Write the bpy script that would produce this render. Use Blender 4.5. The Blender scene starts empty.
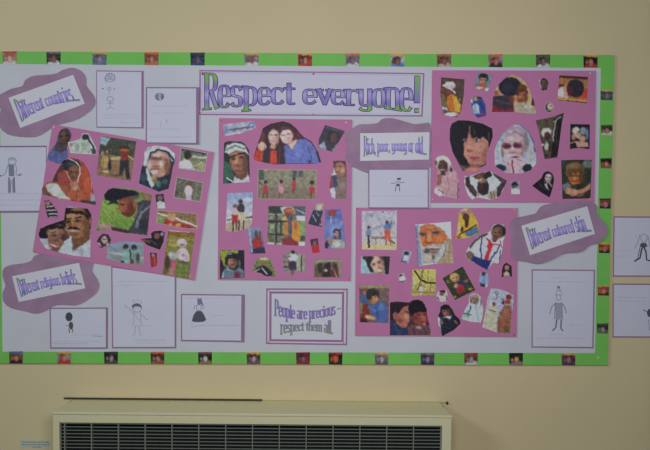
import bpy, math, random
import numpy as np
from mathutils import Matrix, Vector
from mathutils.geometry import delaunay_2d_cdt, tessellate_polygon

random.seed(7); rng = np.random.default_rng(7)
S = bpy.context.scene
COL = S.collection

# ------------------------------------------------------------------ camera
FPX = 632.0
CAM = np.array([0.0, -2.46, 1.6])
YAW, PITCH, ROLL = 0.0055, -0.0472, 0.0035
def cam_axes():
    cy, sy, cp, sp = math.cos(YAW), math.sin(YAW), math.cos(PITCH), math.sin(PITCH)
    f = np.array([sy*cp, cy*cp, sp]); r = np.array([cy, -sy, 0.0]); u = np.cross(r, f)
    cr, sr = math.cos(ROLL), math.sin(ROLL)
    return f, r*cr + u*sr, -r*sr + u*cr
AF, AR, AU = cam_axes()
cd = bpy.data.cameras.new('camera'); cam = bpy.data.objects.new('camera', cd); COL.objects.link(cam)
cam.matrix_world = Matrix(((AR[0], AU[0], -AF[0], CAM[0]), (AR[1], AU[1], -AF[1], CAM[1]),
                           (AR[2], AU[2], -AF[2], CAM[2]), (0, 0, 0, 1)))
cd.sensor_width = 36.0; cd.lens = 36.0*FPX/650.0; cd.clip_start = 0.05
S.camera = cam

# ------------------------------------------------------------------ world, lamps, exposure
S.view_settings.view_transform = 'Standard'; S.view_settings.look = 'None'
S.view_settings.gamma = 1.0; S.view_settings.use_curve_mapping = False
S.view_settings.exposure = 0.0
w = bpy.data.worlds.new('world'); S.world = w; w.use_nodes = True
w.node_tree.nodes['Background'].inputs[0].default_value = (0.84, 0.95, 1.0, 1)
w.node_tree.nodes['Background'].inputs[1].default_value = 0.05
def area(name, loc, target, sx, sy, power, color):
    l = bpy.data.lights.new(name, 'AREA'); l.shape = 'RECTANGLE'; l.size = sx; l.size_y = sy
    l.energy = power; l.color = color
    o = bpy.data.objects.new(name, l); COL.objects.link(o); o.location = loc
    o.rotation_euler = (Vector(target) - Vector(loc)).to_track_quat('-Z', 'Y').to_euler()
    return o
area('window_light', (-3.0, -2.75, 3.1), (0.2, 0.0, 1.0), 0.8, 0.6, 33.0, (0.87, 0.95, 1.0))
area('room_lamp', (0.14, -2.2, 1.9), (0.12, 0.0, 1.4), 0.9, 0.5, 19.8, (0.945, 0.925, 1.0))

# ------------------------------------------------------------------ helpers
def W(px, py, d=0.0):
    """pixel of the photograph -> point on the plane d metres in front of the wall"""
    r = AF*FPX + AR*(px - 325.0) + AU*(225.0 - py)
    t = (-d - CAM[1])/r[1]
    q = CAM + t*r
    return (float(q[0]), -d, float(q[2]))
def lin(c):
    c = np.asarray(c, float)/255.0
    return np.where(c <= 0.04045, c/12.92, ((c + 0.055)/1.055)**2.4)
KL = np.array([0.455, 0.465, 0.50])          # how much of a white sheet's light reaches the picture
def alb(c): return np.clip(lin(c)/KL, 0.004, 0.92)
def P(s):
    return [tuple(map(float, p.split(','))) for p in s.split()]

MATS = {}
def mat(name, col=None, rough=0.6, spec=0.3, noise=0.0, scale=30.0, bump=0.0, bscale=200.0, attr=False, metal=0.0):
    if name in MATS: return MATS[name]
    m = bpy.data.materials.new(name); m.use_nodes = True; nt = m.node_tree; b = nt.nodes['Principled BSDF']
    b.inputs['Roughness'].default_value = rough; b.inputs['Specular IOR Level'].default_value = spec
    b.inputs['Metallic'].default_value = metal
    tc = nt.nodes.new('ShaderNodeTexCoord')
    geo = nt.nodes.new('ShaderNodeNewGeometry')
    if attr:
        a = nt.nodes.new('ShaderNodeAttribute'); a.attribute_name = 'Col'; out = a.outputs['Color']
    else:
        rgb = nt.nodes.new('ShaderNodeRGB'); rgb.outputs[0].default_value = (*[float(x) for x in alb(col)], 1); out = rgb.outputs[0]
    if noise:
        n = nt.nodes.new('ShaderNodeTexNoise'); n.inputs['Scale'].default_value = scale; n.inputs['Detail'].default_value = 4
        nt.links.new(geo.outputs['Position'], n.inputs['Vector'])
        mr = nt.nodes.new('ShaderNodeMapRange'); mr.inputs['From Min'].default_value = 0.3; mr.inputs['From Max'].default_value = 0.7
        mr.inputs['To Min'].default_value = 1 - noise; mr.inputs['To Max'].default_value = 1 + noise
        nt.links.new(n.outputs['Fac'], mr.inputs['Value'])
        mx = nt.nodes.new('ShaderNodeVectorMath'); mx.operation = 'SCALE'
        nt.links.new(out, mx.inputs[0]); nt.links.new(mr.outputs[0], mx.inputs['Scale']); out = mx.outputs[0]
    nt.links.new(out, b.inputs['Base Color'])
    if bump:
        n2 = nt.nodes.new('ShaderNodeTexNoise'); n2.inputs['Scale'].default_value = bscale; n2.inputs['Detail'].default_value = 3
        nt.links.new(geo.outputs['Position'], n2.inputs['Vector'])
        bp = nt.nodes.new('ShaderNodeBump'); bp.inputs['Strength'].default_value = bump; bp.inputs['Distance'].default_value = 0.002
        nt.links.new(n2.outputs['Fac'], bp.inputs['Height']); nt.links.new(bp.outputs['Normal'], b.inputs['Normal'])
    MATS[name] = m
    return m

WORLD = {}
def link_mesh(name, verts, faces, m, parent=None, origin=None, colors=None):
    V = np.asarray(verts, float)
    if origin is None: origin = (V.min(0) + V.max(0))/2
    origin = np.asarray(origin, float)
    me = bpy.data.meshes.new(name); me.from_pydata((V - origin).tolist(), [], faces); me.update()
    if colors is not None:
        ca = me.color_attributes.new('Col', 'FLOAT_COLOR', 'POINT')
        a = np.ones((len(V), 4), np.float32); a[:, :3] = colors; ca.data.foreach_set('color', a.ravel())
    me.materials.append(m)
    o = bpy.data.objects.new(name, me); COL.objects.link(o)
    WORLD[o.name] = Vector(origin)
    if parent is not None:
        o.parent = parent; o.location = Vector(origin) - WORLD.get(parent.name, parent.location)
    else: o.location = origin
    return o
def tag(o, label=None, cat=None, group=None, kind=None):
    if label: o['label'] = label
    if cat: o['category'] = cat
    if group: o['group'] = group
    if kind: o['kind'] = kind
    return o
def empty(name, loc, label, cat, group=None):
    o = bpy.data.objects.new(name, None); COL.objects.link(o); o.location = loc; o.empty_display_size = 0.05
    return tag(o, label, cat, group)
def area2(p):
    return sum(p[i][0]*p[(i+1) % len(p)][1] - p[(i+1) % len(p)][0]*p[i][1] for i in range(len(p)))
def smooth(pts, n=5):
    """closed Catmull-Rom through the points"""
    out = []; N = len(pts)
    for i in range(N):
        p0, p1, p2, p3 = [np.array(pts[(i+k-1) % N]) for k in range(4)]
        for j in range(n):
            t = j/n
            out.append(tuple(0.5*((2*p1) + (p2-p0)*t + (2*p0-5*p1+4*p2-p3)*t*t + (3*p1-p0-3*p2+p3)*t**3)))
    return out
def sheet(name, poly, d0, d1, m, parent=None, lift=None):
    """flat sheet whose outline is given in pixels, from depth d0 (back) to d1 (front)"""
    if area2(poly) > 0: poly = poly[::-1]          # counter-clockwise seen from the room
    n = len(poly); V = [W(x, y, d1) for x, y in poly] + [W(x, y, d0) for x, y in poly]
    tri = tessellate_polygon([[Vector((x, -y, 0)) for x, y in poly]])
    F = []
    for t in tri:
        a, b, c = [poly[i] for i in t]
        s = (b[0]-a[0])*(-(c[1]-a[1])) - (c[0]-a[0])*(-(b[1]-a[1]))
        F.append(tuple(t) if s > 0 else tuple(t[::-1]))
    F += [tuple(n+i for i in f[::-1]) for f in F]
    F += [(i, n+i, n+(i+1) % n, (i+1) % n) for i in range(n)]
    return link_mesh(name, V, F, m, parent)
def frame_ring(name, outer, inner, d0, d1, m, parent=None):
    """four-sided flat frame (px quads)"""
    V = [W(x, y, d1) for x, y in outer + inner] + [W(x, y, d0) for x, y in outer + inner]
    F = []
    for i in range(4):
        j = (i+1) % 4
        F += [(i, 4+i, 4+j, j), (8+i, 8+j, 12+j, 12+i), (i, j, 8+j, 8+i), (4+i, 12+i, 12+j, 4+j)]
    return link_mesh(name, V, F, m, parent)
def box(name, x0, x1, y0, y1, z0, z1, m, parent=None, bevel=0.0):
    V = [(x, y, z) for z in (z0, z1) for y in (y0, y1) for x in (x0, x1)]
    F = [(0, 2, 3, 1), (4, 5, 7, 6), (0, 1, 5, 4), (2, 6, 7, 3), (0, 4, 6, 2), (1, 3, 7, 5)]
    o = link_mesh(name, V, F, m, parent)
    if bevel:
        b = o.modifiers.new('bevel', 'BEVEL'); b.width = bevel; b.segments = 2
    return o

# ---- colour print evaluated at points (the printed side of photographs)
def sd_ellipse(x, y, cx, cy, rx, ry, rot=0):
    a = math.radians(rot); dx, dy = x-cx, y-cy
    u = dx*math.cos(a) + dy*math.sin(a); v = -dx*math.sin(a) + dy*math.cos(a)
    return (np.sqrt((u/rx)**2 + (v/ry)**2) - 1)*min(rx, ry)
def sd_poly(x, y, pts):
    d = np.full(x.shape, 1e9); inside = np.zeros(x.shape, bool); n = len(pts)
    for i in range(n):
        ax, ay = pts[i]; bx, by = pts[(i+1) % n]; ex, ey = bx-ax, by-ay
        t = np.clip(((x-ax)*ex + (y-ay)*ey)/(ex*ex + ey*ey + 1e-9), 0, 1)
        d = np.minimum(d, np.hypot(x-ax-t*ex, y-ay-t*ey))
        if ay != by:
            c = ((ay > y) != (by > y)) & (x < ex*(y-ay)/(by-ay) + ax); inside ^= c
    return np.where(inside, -d, d)
def sd_line(x, y, pts):
    d = np.full(x.shape, 1e9)
    for (ax, ay), (bx, by) in zip(pts[:-1], pts[1:]):
        ex, ey = bx-ax, by-ay; t = np.clip(((x-ax)*ex + (y-ay)*ey)/(ex*ex + ey*ey + 1e-9), 0, 1)
        d = np.minimum(d, np.hypot(x-ax-t*ex, y-ay-t*ey))
    return d
def wobble(x, y, s, n=7):
    v = np.zeros(len(x))
    for _ in range(n):
        an = rng.uniform(0, 6.28); f = rng.uniform(.6, 1.7)*2*math.pi/(s*1.6); v += np.sin((x*math.cos(an)+y*math.sin(an))*f + rng.uniform(0, 6.28))
    return v/math.sqrt(n/2)
def paint(x, y, bg, ops):
    C = np.tile(np.array(bg, float), (len(x), 1)); x0, y0 = x, y
    x = x + .2*wobble(x0, y0, 4); y = y + .2*wobble(y0, x0, 4)
    def put(sd, col, soft=0.75, al=1.0):
        a = np.clip(0.5 - sd/(2*soft), 0, 1)*al
        C[:] = C*(1-a[:, None]) + np.array(col, float)*a[:, None]
    for op in ops:
        k = op[0]
        if k == 'e': put(sd_ellipse(x, y, *op[1:5], op[6] if len(op) > 6 else 0), op[5])
        elif k == 'd': put(sd_ellipse(x, y, *op[1:5], op[8] if len(op) > 8 else 0), op[5], op[6], op[7])
        elif k == 'p': put(sd_poly(x, y, P(op[1]) if isinstance(op[1], str) else op[1]), op[2])
        elif k == 'l': put(sd_line(x, y, P(op[1])) - op[2]/2, op[3], 0.4)
        elif k == 'g':
            t = np.clip((y - op[1])/(op[3]-op[1]), 0, 1)[:, None]; C[:] = np.array(op[2])*(1-t) + np.array(op[4])*t
        elif k == 'n':      # mottled foliage / stonework of the print
            amp = op[1]; s = op[2]; v = np.zeros(len(x))
            for q in range(9):
                ph = rng.uniform(0, 6.28, 2); an = rng.uniform(0, 6.28); f = rng.uniform(.5, 2.1)/s
                v += np.sin((x*math.cos(an)+y*math.sin(an))*f*3+ph[0])*np.sin((-x*math.sin(an)+y*math.cos(an))*f*3+ph[1])
            C[:] = C + .7*amp*v[:, None]*np.array([1, 1, .9])
        elif k == 'f':      # a face: hair, skin, eyes, nose, mouth
            cx, cy, rx, ry, skin, hair = op[1:7]; rot = op[7] if len(op) > 7 else 0
            sk = np.array(skin, float); a = math.radians(rot)
            def at(u, v): return cx + u*rx*math.cos(a) - v*ry*math.sin(a), cy + u*rx*math.sin(a) + v*ry*math.cos(a)
            if hair is not None:
                hx, hy = at(0, -0.28); put(sd_ellipse(x, y, hx, hy, rx*1.2, ry*1.02, rot), hair)
            put(sd_ellipse(x, y, cx, cy, rx, ry, rot), sk)
            if hair is not None:
                hx, hy = at(0, -0.92); put(sd_ellipse(x, y, hx, hy, rx*.95, ry*.42, rot), hair)
            def dab(u, v, a_, b_, col, soft, al=1.0):
                qx, qy = at(u, v); put(sd_ellipse(x, y, qx, qy, rx*a_, ry*b_, rot), np.clip(col, 0, 235), soft, al)
            dab(.85, .1, .42, .85, sk*.62, rx*.3, .8); dab(-.95, .2, .22, .7, sk*.7, rx*.2, .6); dab(0, .95, .7, .2, sk*.66, rx*.2, .8)
            dab(-.1, -.5, .5, .2, sk*1.12+4, rx*.3, .8); dab(-.42, .25, .25, .2, sk*1.1+3, rx*.25, .8); dab(.45, .25, .2, .18, sk*1.06, rx*.2, .6)
            for sgn in (-1, 1):
                dab(.42*sgn, -.12, .27, .13, sk*.6, rx*.13, .85); dab(.42*sgn, -.1, .13, .055, sk*.2, .35); dab(.43*sgn, -.27, .28, .045, sk*.42, .4, .75)
            dab(.13, .1, .07, .26, sk*.76, .5, .8); dab(-.02, .1, .07, .22, sk*1.12, .5, .6); dab(.02, .32, .22, .05, sk*.6, .5, .8)
            dab(0, .56, .33, .065, sk*np.array([.66, .4, .42]), .45); dab(0, .68, .2, .04, sk*.75, .5, .6)
    # photographic mottling of the prints
    t = .93*(1 + .035*wobble(x0, y0, 5.0) + .025*wobble(x0, y0, 2.0)); g = C.mean(1, keepdims=True); C = g + (C-g)*.80; C = 112 + (C-112)*1.06
    return C*t[:, None] + 2*np.stack([wobble(x0, y0, 4), wobble(x0, y0, 5), wobble(x0, y0, 4)], 1)
PRINT = None
def print_sheet(name, poly, d0, d1, bg, ops, parent=None, step=0.5, edge=None, grain=5):
    global PRINT
    if PRINT is None: PRINT = mat('photo_print', attr=True, rough=0.5, spec=0.25)
    if area2(poly) > 0: poly = poly[::-1]
    B = []
    for i in range(len(poly)):
        a = np.array(poly[i]); b = np.array(poly[(i+1) % len(poly)]); n = max(1, int(np.hypot(*(b-a))/step))
        for j in range(n): B.append(tuple(a + (b-a)*j/n))
    nb = len(B); A = np.array(B)
    gx, gy = np.meshgrid(np.arange(A[:, 0].min()+step/2, A[:, 0].max(), step), np.arange(A[:, 1].min()+step/2, A[:, 1].max(), step))
    gx, gy = gx.ravel(), gy.ravel(); ok = sd_poly(gx, gy, poly) < -step*.45
    pts = [Vector((x, -y)) for x, y in B] + [Vector((x, -y)) for x, y in zip(gx[ok], gy[ok])]
    vo, eo, fo, *_ = delaunay_2d_cdt(pts, [(i, (i+1) % nb) for i in range(nb)], [], 1, 1e-5)
    X = np.array([v.x for v in vo]); Y = -np.array([v.y for v in vo])
    c = paint(X, Y, bg, ops)
    if edge is not None:
        a = np.clip(1 + sd_poly(X, Y, poly)/0.9, 0, 1)[:, None]; c = c*(1-a) + np.array(edge, float)*a
    c = np.clip(c + rng.normal(0, grain, (len(X), 1)) + rng.normal(0, grain*.4, (len(X), 3)), 4, 238)
    F = []
    for f in fo:
        p = [(vo[i].x, vo[i].y) for i in f]; F.append(tuple(f) if area2(p) > 0 else tuple(f[::-1]))
    V = [W(x, y, d1) for x, y in zip(X, Y)]; n = len(V)
    V += [W(x, y, d0) for x, y in B]
    # the outline vertices come first in the triangulation output (same order)
    F += [(i, n+i, n+(i+1) % nb, (i+1) % nb) for i in range(nb)]
    F.append(tuple(n+i for i in range(nb))[::-1])
    cc = alb(c); cc = np.vstack([cc, np.tile(alb((165, 165, 165)), (nb, 1))])
    return link_mesh(name, V, F, PRINT, parent, colors=cc)

# ---- pens
def ribbon(pts, a, b, V, F, C, toW, colf):
    """strip of a broad pen (half-widths a across, b along) along pts in text-plane px"""
    p = [np.array(q, float) for q in pts]
    if len(p) < 2: return
    base = len(V); n = len(p)
    closed = np.hypot(*(p[0]-p[-1])) < 1e-6
    for i in range(n):
        if closed: t = p[(i+1) % n if i < n-1 else 1] - p[i-1 if i > 0 else n-2]
        else: t = p[min(i+1, n-1)] - p[max(i-1, 0)]
        L = np.hypot(*t) or 1.0; t = t/L; nn = np.array([-t[1], t[0]])
        h = math.sqrt((a*nn[0])**2 + (b*nn[1])**2)
        q = p[i].copy()
        if not closed:
            e = math.sqrt((a*t[0])**2 + (b*t[1])**2)
            if i == 0: q = q - t*e
            if i == n-1: q = q + t*e
        for s in (1, -1):
            r = q + nn*h*s; V.append(toW(r)); C.append(colf(r))
    for i in range(n-1):
        j = base + 2*i; F.append((j, j+1, j+3, j+2))
def arc(cx, cy, rx, ry, a0, a1, n=10):
    def q(v): return math.copysign(abs(v)**.72, v)
    return [(cx + rx*q(math.cos(math.radians(a0+(a1-a0)*i/n))), cy + ry*q(math.sin(math.radians(a0+(a1-a0)*i/n)))) for i in range(n+1)]
def ln(*p): return [tuple(q) for q in p]
def stem(x, y0, y1, n=5): return [(x, y0+(y1-y0)*i/n) for i in range(n+1)]
DA = 1.48; DD = -0.42
G = {
 'D': (1.2, [stem(.2, 0, DA), [(.2, DA)] + arc(.35, DA/2, .5, DA/2, 88, -88, 12) + [(.2, 0)]]),
 'R': (1.2, [stem(.2, 0, DA), [(.2, DA)] + arc(.45, 1.12, .38, .36, 90, -90) + [(.2, .76)], ln((.5, .76), (.68, .4), (.9, .03)), ln((.02, 0), (.38, 0)), ln((.02, DA), (.2, DA))]),
 'P': (1.1, [stem(.2, 0, DA), [(.2, DA)] + arc(.45, 1.08, .38, .4, 90, -90) + [(.2, .68)], ln((.02, 0), (.4, 0))]),
 'a': (.95, [stem(.8, 0, .75), arc(.45, .72, .35, .28, 0, 150, 8), arc(.42, .3, .3, .28, 80, 360, 12)]),
 'b': (1.0, [stem(.18, 0, DA), arc(.48, .5, .34, .48, 150, -150, 14)]),
 'c': (.9, [arc(.52, .5, .36, .48, 45, 315, 14)]),
 'd': (1.0, [stem(.82, 0, DA), arc(.5, .5, .34, .48, 30, 330, 14)]),
 'e': (.95, [ln((.16, .52), (.86, .52)), arc(.5, .5, .36, .48, 2, 315, 16)]),
 'f': (.65, [stem(.36, 0, 1.2), arc(.66, 1.2, .3, .26, 180, 60, 6), ln((.06, 1), (.8, 1))]),
 'g': (1.0, [arc(.46, .52, .32, .46, 20, 340, 14), stem(.82, 1, -.18), arc(.48, -.18, .34, .24, 0, -160, 8)]),
 'h': (1.0, [stem(.18, 0, DA), arc(.5, .64, .32, .34, 170, 0, 8) + stem(.82, .6, 0)]),
 'i': (.5, [stem(.5, 0, 1), ln((.5, 1.26), (.5, 1.36)), ln((.2, 1), (.5, 1))]),
 'k': (1.0, [stem(.18, 0, DA), ln((.2, .42), (.8, 1)), ln((.42, .62), (.88, 0))]),
 'l': (.45, [stem(.5, 0, DA), ln((.2, 0), (.8, 0))]),
 'm': (1.5, [stem(.12, 0, 1), arc(.31, .66, .19, .32, 170, 0, 7) + stem(.5, .6, 0), arc(.69, .66, .19, .32, 170, 0, 7) + stem(.88, .6, 0)]),
 'n': (1.0, [stem(.18, 0, 1), arc(.5, .64, .32, .34, 170, 0, 8) + stem(.82, .6, 0), ln((.02, 1), (.18, 1)), ln((.05, 0), (.32, 0)), ln((.68, 0), (.97, 0))]),
 'o': (1.0, [arc(.5, .5, .35, .48, 0, 360, 18)]),
 'p': (1.0, [stem(.18, DD, 1), arc(.48, .5, .35, .48, 150, -150, 14), ln((.02, DD), (.36, DD)), ln((.02, 1), (.18, 1))]),
 'r': (.8, [stem(.25, 0, 1), arc(.6, .66, .32, .3, 165, 50, 6), ln((.05, 1), (.25, 1)), ln((.05, 0), (.5, 0))]),
 's': (.85, [arc(.5, .74, .32, .24, 25, 225, 8) + [(.5, .5)] + arc(.5, .26, .32, .24, 45, -155, 8)]),
 't': (.65, [stem(.4, .2, 1.3) + [], arc(.65, .2, .25, .2, 180, 290, 5), ln((.08, 1), (.8, 1))]),
 'u': (1.0, [stem(.18, 1, .4) + arc(.48, .36, .3, .34, 180, 350, 8), stem(.82, 0, 1), ln((.02, 1), (.18, 1))]),
 'v': (.95, [ln((.12, 1), (.5, .02)), ln((.52, .02), (.88, 1)), ln((0, 1), (.28, 1)), ln((.72, 1), (1, 1))]),
 'y': (1.0, [stem(.18, 1, .4) + arc(.48, .36, .3, .34, 180, 350, 8), stem(.82, 1, -.18), arc(.48, -.18, .34, .24, 0, -150, 8), ln((.02, 1), (.18, 1))]),
 '!': (.5, [ln((.55, DA), (.5, .42)), ln((.48, .02), (.48, .12))]),
 '.': (.45, [ln((.5, .03), (.5, .13))]), ',': (.45, [ln((.5, .13), (.5, .02), (.35, -.2))]),
 '-': (.8, [ln((.15, .55), (.85, .55))]),
}
def bow_colour(t):
    """green at top and bottom of the whole word shape, violet in the middle (t 0..1)"""
    g = np.array([96, 138, 62.]); v = np.array([104, 92, 156.]); v2 = np.array([140, 132, 186.])
    k = np.clip((abs(t-0.5)-0.26)/0.12, 0, 1); m = np.clip(1-abs(t-0.5)/0.2, 0, 1)
    return (v*(1-m)+v2*m)*(1-k) + g*k
def word(parent, name, letters, warp, toW, hw, hb, out, colfun, d, dark=(58, 46, 92)):
    """letters: (char, s0, s1); warp(s, v) -> t"""
    for layer, (ea, cf, dd0) in enumerate((((out), lambda r: alb(dark), d), ((0), lambda r: alb(colfun(r)), d+0.0003))):
        V, F, C = [], [], []; ns = 0
        for ch, s0, s1 in letters:
            wth, strokes = G[ch]
            for st in strokes:
                ns += 1; dd = dd0 + 2e-5*(ns % 11); pts = []
                for u, v in st:
                    s = s0 + (s1-s0)*u
                    pts.append((s, warp(s, v)))
                if ch == '!' and len(st) == 2 and st[0][1] > 1: 
                    k = 1.35
                else: k = 1.0
                ribbon(pts, hw*k+ea, hb+ea, V, F, C, lambda r: toW(r, dd), cf)
        if layer == 0: base = link_mesh(name, V, F, mat('ink', attr=True, rough=.6), parent, colors=np.array(C))
        else:
            o = link_mesh('colour_fill', V, F, mat('ink', attr=True, rough=.6), parent, colors=np.array(C))
            o.parent = base; o.location = WORLD[o.name] - WORLD[base.name]
    return base
def strokes_mesh(name, parent, lines, d, width=.5, col=(95, 97, 120)):
    V, F, C = [], [], []; nl = 0
    for l in lines:
        wd, c, pts = width, col, l
        if isinstance(l, tuple) and len(l) == 3 and not isinstance(l[0], tuple): wd, c, pts = l
        if isinstance(pts, str): pts = P(pts)
        nl += 1; dz = d + 1.6e-5*(nl % 23)
        ribbon(pts, wd/2, wd/2, V, F, C, lambda r: W(r[0], r[1], dz), lambda r: alb(c))
    # ribbons are drawn y-down: make them face the room
    F = [f[::-1] for f in F]
    return link_mesh(name, V, F, mat('ink', attr=True, rough=.6), parent, colors=np.array(C))
def scribble(x0, x1, y, amp=.5, gap=6.0):
    """faint illegible handwriting"""
    out = []; x = x0
    while x < x1:
        e = min(x1, x + random.uniform(gap*.5, gap*1.5)); p = []; k = 0
        while x < e:
            p.append((x, y + amp*math.sin(k*2.2)*random.uniform(.4, 1))); x += .55; k += 1
        if len(p) > 1: out.append(p)
        x += 1.0
    return out
PINM = {}
def pin(parent, x, y, d, col, r=1.0):
    key = 'pin_' + '_'.join(map(str, col)); m = mat(key, col, rough=.25, spec=.6)
    c = np.array(W(x, y, d)); R = r/257.0; V = []; F = []; n = 10
    prof = [(R, 0), (R, .0012), (R*.7, .0026), (0.0001, .0032)]
    for rr, h in prof:
        for i in range(n):
            a = 2*math.pi*i/n; V.append((c[0]+rr*math.cos(a), c[1]-h, c[2]+rr*math.sin(a)))
    for k in range(3):
        for i in range(n): F.append((k*n+i, k*n+(i+1) % n, (k+1)*n+(i+1) % n, (k+1)*n+i))
    F.append(tuple(3*n+i for i in range(n)))
    return link_mesh('drawing_pin', V, F, m, parent)

# ------------------------------------------------------------------ room
M_WALL = mat('wall_paint', (163, 154, 126), rough=.7, spec=.25, noise=.02, scale=3, bump=.12, bscale=160)
M_TRIM = mat('heater_enamel', (163, 162, 136), rough=.42, spec=.4, noise=.012, scale=20)
M_DARK = mat('heater_inside', (28, 30, 30), rough=.8)
tag(box('wall_back', -3.2, 3.2, 0, .12, 0, 2.75, M_WALL), kind='structure', label='plain beige painted wall behind the display')
tag(box('floor', -3.2, 3.2, -4.2, .12, -.06, 0, mat('floor_vinyl', (120, 118, 108), rough=.5, noise=.06, scale=12)), kind='structure')

# ------------------------------------------------------------------ display board
D_B = 0.012
TL, TR, BR, BL = (-5.5, 51.2), (614.5, 55.0), (607.8, 365.2), (-3.5, 363.2)
board = empty('display_board', W(300, 365, 0), 'large wall display board papered in white with a green picture border', 'display board')
sheet('backing_board', [TL, TR, BR, BL], 0.0, D_B, mat('board_edge', (120, 112, 95), rough=.8), board)
M_PAPER = mat('backing_paper', (157, 161, 172), rough=.75, spec=.15, noise=.03, scale=7, bump=.35, bscale=9)
ITL, ITR, IBR, IBL = (1.2, 63.9), (600.8, 67.9), (595.0, 353.0), (2.4, 351.7)
ITL = (-0.6, 63.9); 
sheet('white_paper', [(ITL[0]-2, 62), (602, 66), (597, 354.5), (0, 353.5)], D_B, D_B+.0004, M_PAPER, board)
M_GREEN = mat('green_border_paper', (92, 154, 74), rough=.6, spec=.25, noise=.045, scale=9, bump=.25, bscale=14)
def gstrip(name, q):
    o = sheet(name, q, D_B+.0004, D_B+.0009, M_GREEN, board); o['label'] = 'green border strip'; return o
bt = gstrip('border_strip', [TL, TR, ITR, ITL])
bb = gstrip('border_strip', [IBL, IBR, BR, BL])
bl = gstrip('border_strip', [TL, ITL, IBL, BL])
br_ = gstrip('border_strip', [ITR, TR, BR, IBR])
def border_pic(parent, cx, cy, w_, h_, bg, top, face, hair, cloth, slant=0):
    x0, x1, y0, y1 = cx-w_/2, cx+w_/2, cy-h_/2, cy+h_/2
    poly = [(x0, y0+slant), (x1, y0), (x1-.3, y1), (x0+.4, y1-slant)]
    s = h_/12.0
    ops = [('n', 8, 6), ('e', cx-2, cy+1*s, 3.6, 4.2*s, hair), ('e', cx+2.3, cy+5*s, 4.6, 3.4*s, cloth), ('e', cx-3, cy+5.5*s, 3.4, 2.6*s, cloth),
           ('e', cx+.3, cy+.3*s, 2.7, 3.6*s, hair), ('e', cx+.4, cy+1*s, 2.1, 2.9*s, face), ('e', cx-3.6, cy+.8, 1.3, 1.7, tuple(np.array(face)*.85)),
           ('p', [(x0-1, y0-1), (x1+1, y0-1), (x1+1, y0+2.2*s), (x0+w_*.3, y0+2*s), (x0-1, y0+1.2*s)], top)]
    dd = D_B+.0009
    return print_sheet('border_picture', poly, dd, dd+.0003, tuple(np.array(bg)*.85), ops, parent, step=.6)
red, org, yel, blu, wht, dk, brn, pur = (165, 45, 40), (185, 85, 45), (185, 145, 55), (60, 105, 165), (165, 165, 172), (42, 38, 42), (125, 80, 65), (95, 65, 105)
sk1, sk2, sk3 = (165, 110, 85), (120, 75, 60), (185, 145, 125)
for cx, bg, top, face, hair, cloth in [(9.5, sk1, red, sk3, brn, wht), (53.5, dk, (90, 95, 90), sk2, dk, wht), (99.5, (95, 105, 130), yel, (125, 120, 125), (60, 65, 85), (85, 95, 125)),
    (151.5, brn, org, sk1, (110, 50, 40), (150, 90, 70)), (197.5, (45, 55, 85), (50, 60, 80), (80, 80, 100), (35, 40, 60), (50, 60, 100)),
    (251.5, (130, 115, 130), yel, sk2, (95, 80, 100), wht), (305, red, yel, sk1, dk, red), (352.5, (115, 110, 125), org, (110, 90, 105), (75, 65, 80), wht),
    (397.5, wht, yel, sk2, dk, blu), (444, brn, (140, 100, 60), sk2, (70, 35, 35), (150, 140, 130)), (495.5, (135, 120, 135), org, sk1, (110, 35, 40), dk),
    (543, (85, 80, 70), (75, 85, 60), (115, 100, 90), dk, wht), (590.5, dk, yel, sk1, (60, 40, 35), red)]:
    yt = 51.4 + (cx)*3.6/614
    border_pic(bt, cx, yt+6.4, 14.5, 13.2, bg, top, face, hair, cloth, .3)
for cx, bg, top, face, hair, cloth in [(16, brn, blu, sk1, (90, 55, 40), dk), (64, (140, 135, 140), yel, sk1, (120, 60, 60), red), (111, dk, (60, 60, 50), (140, 120, 115), dk, (70, 65, 70)),
    (157.5, (90, 55, 50), org, sk1, dk, brn), (205, dk, (120, 70, 50), wht, dk, (120, 100, 60)), (253.5, (100, 85, 60), yel, (150, 120, 130), dk, pur),
    (303, (110, 35, 50), (120, 30, 40), (140, 75, 85), dk, (130, 40, 60)), (335.5, dk, red, org, (140, 50, 35), dk), (381.5, (135, 125, 125), yel, (150, 140, 150), (75, 70, 85), (85, 75, 90)),
    (427.5, (85, 70, 100), (110, 110, 90), (120, 110, 135), (50, 38, 65), (60, 45, 75)), (471, (110, 80, 75), red, (135, 125, 125), (90, 60, 55), wht), (516, dk, (30, 30, 28), (190, 140, 80), dk, (120, 100, 110)),
    (568.5, (95, 60, 75), yel, (125, 95, 105), (80, 45, 55), (75, 50, 65))]:
    yb = 357.3 + cx*2.0/600
    border_pic(bb, cx, yb, 14, 12.2, bg, top, face, hair, cloth, .2)
for cy, bg, top, face, hair, cloth in [(95, (70, 75, 110), yel, (110, 105, 80), (50, 60, 110), (60, 65, 90)), (130, (70, 55, 55), (60, 80, 55), sk1, dk, wht), (163.3, dk, (50, 60, 45), sk1, (70, 35, 30), brn),
    (203.5, (110, 60, 50), (60, 50, 35), (160, 100, 100), (130, 40, 50), dk), (248, red, yel, sk1, (130, 40, 35), dk), (290.5, brn, (180, 130, 70), sk1, red, (80, 40, 35)), (328.5, (60, 60, 60), (70, 80, 60), (125, 125, 120), dk, (90, 90, 90))]:
    xc = 607.2 - (cy-68)*5.9/285
    border_pic(br_, xc + (.8 if cy > 120 else 0), cy, 11.5 if cy > 100 else 12.5, 10.5, bg, top, face, hair, cloth, .3)
pin(board, 598.2, 357.5, D_B+.0009, (185, 190, 175), .8)

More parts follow.
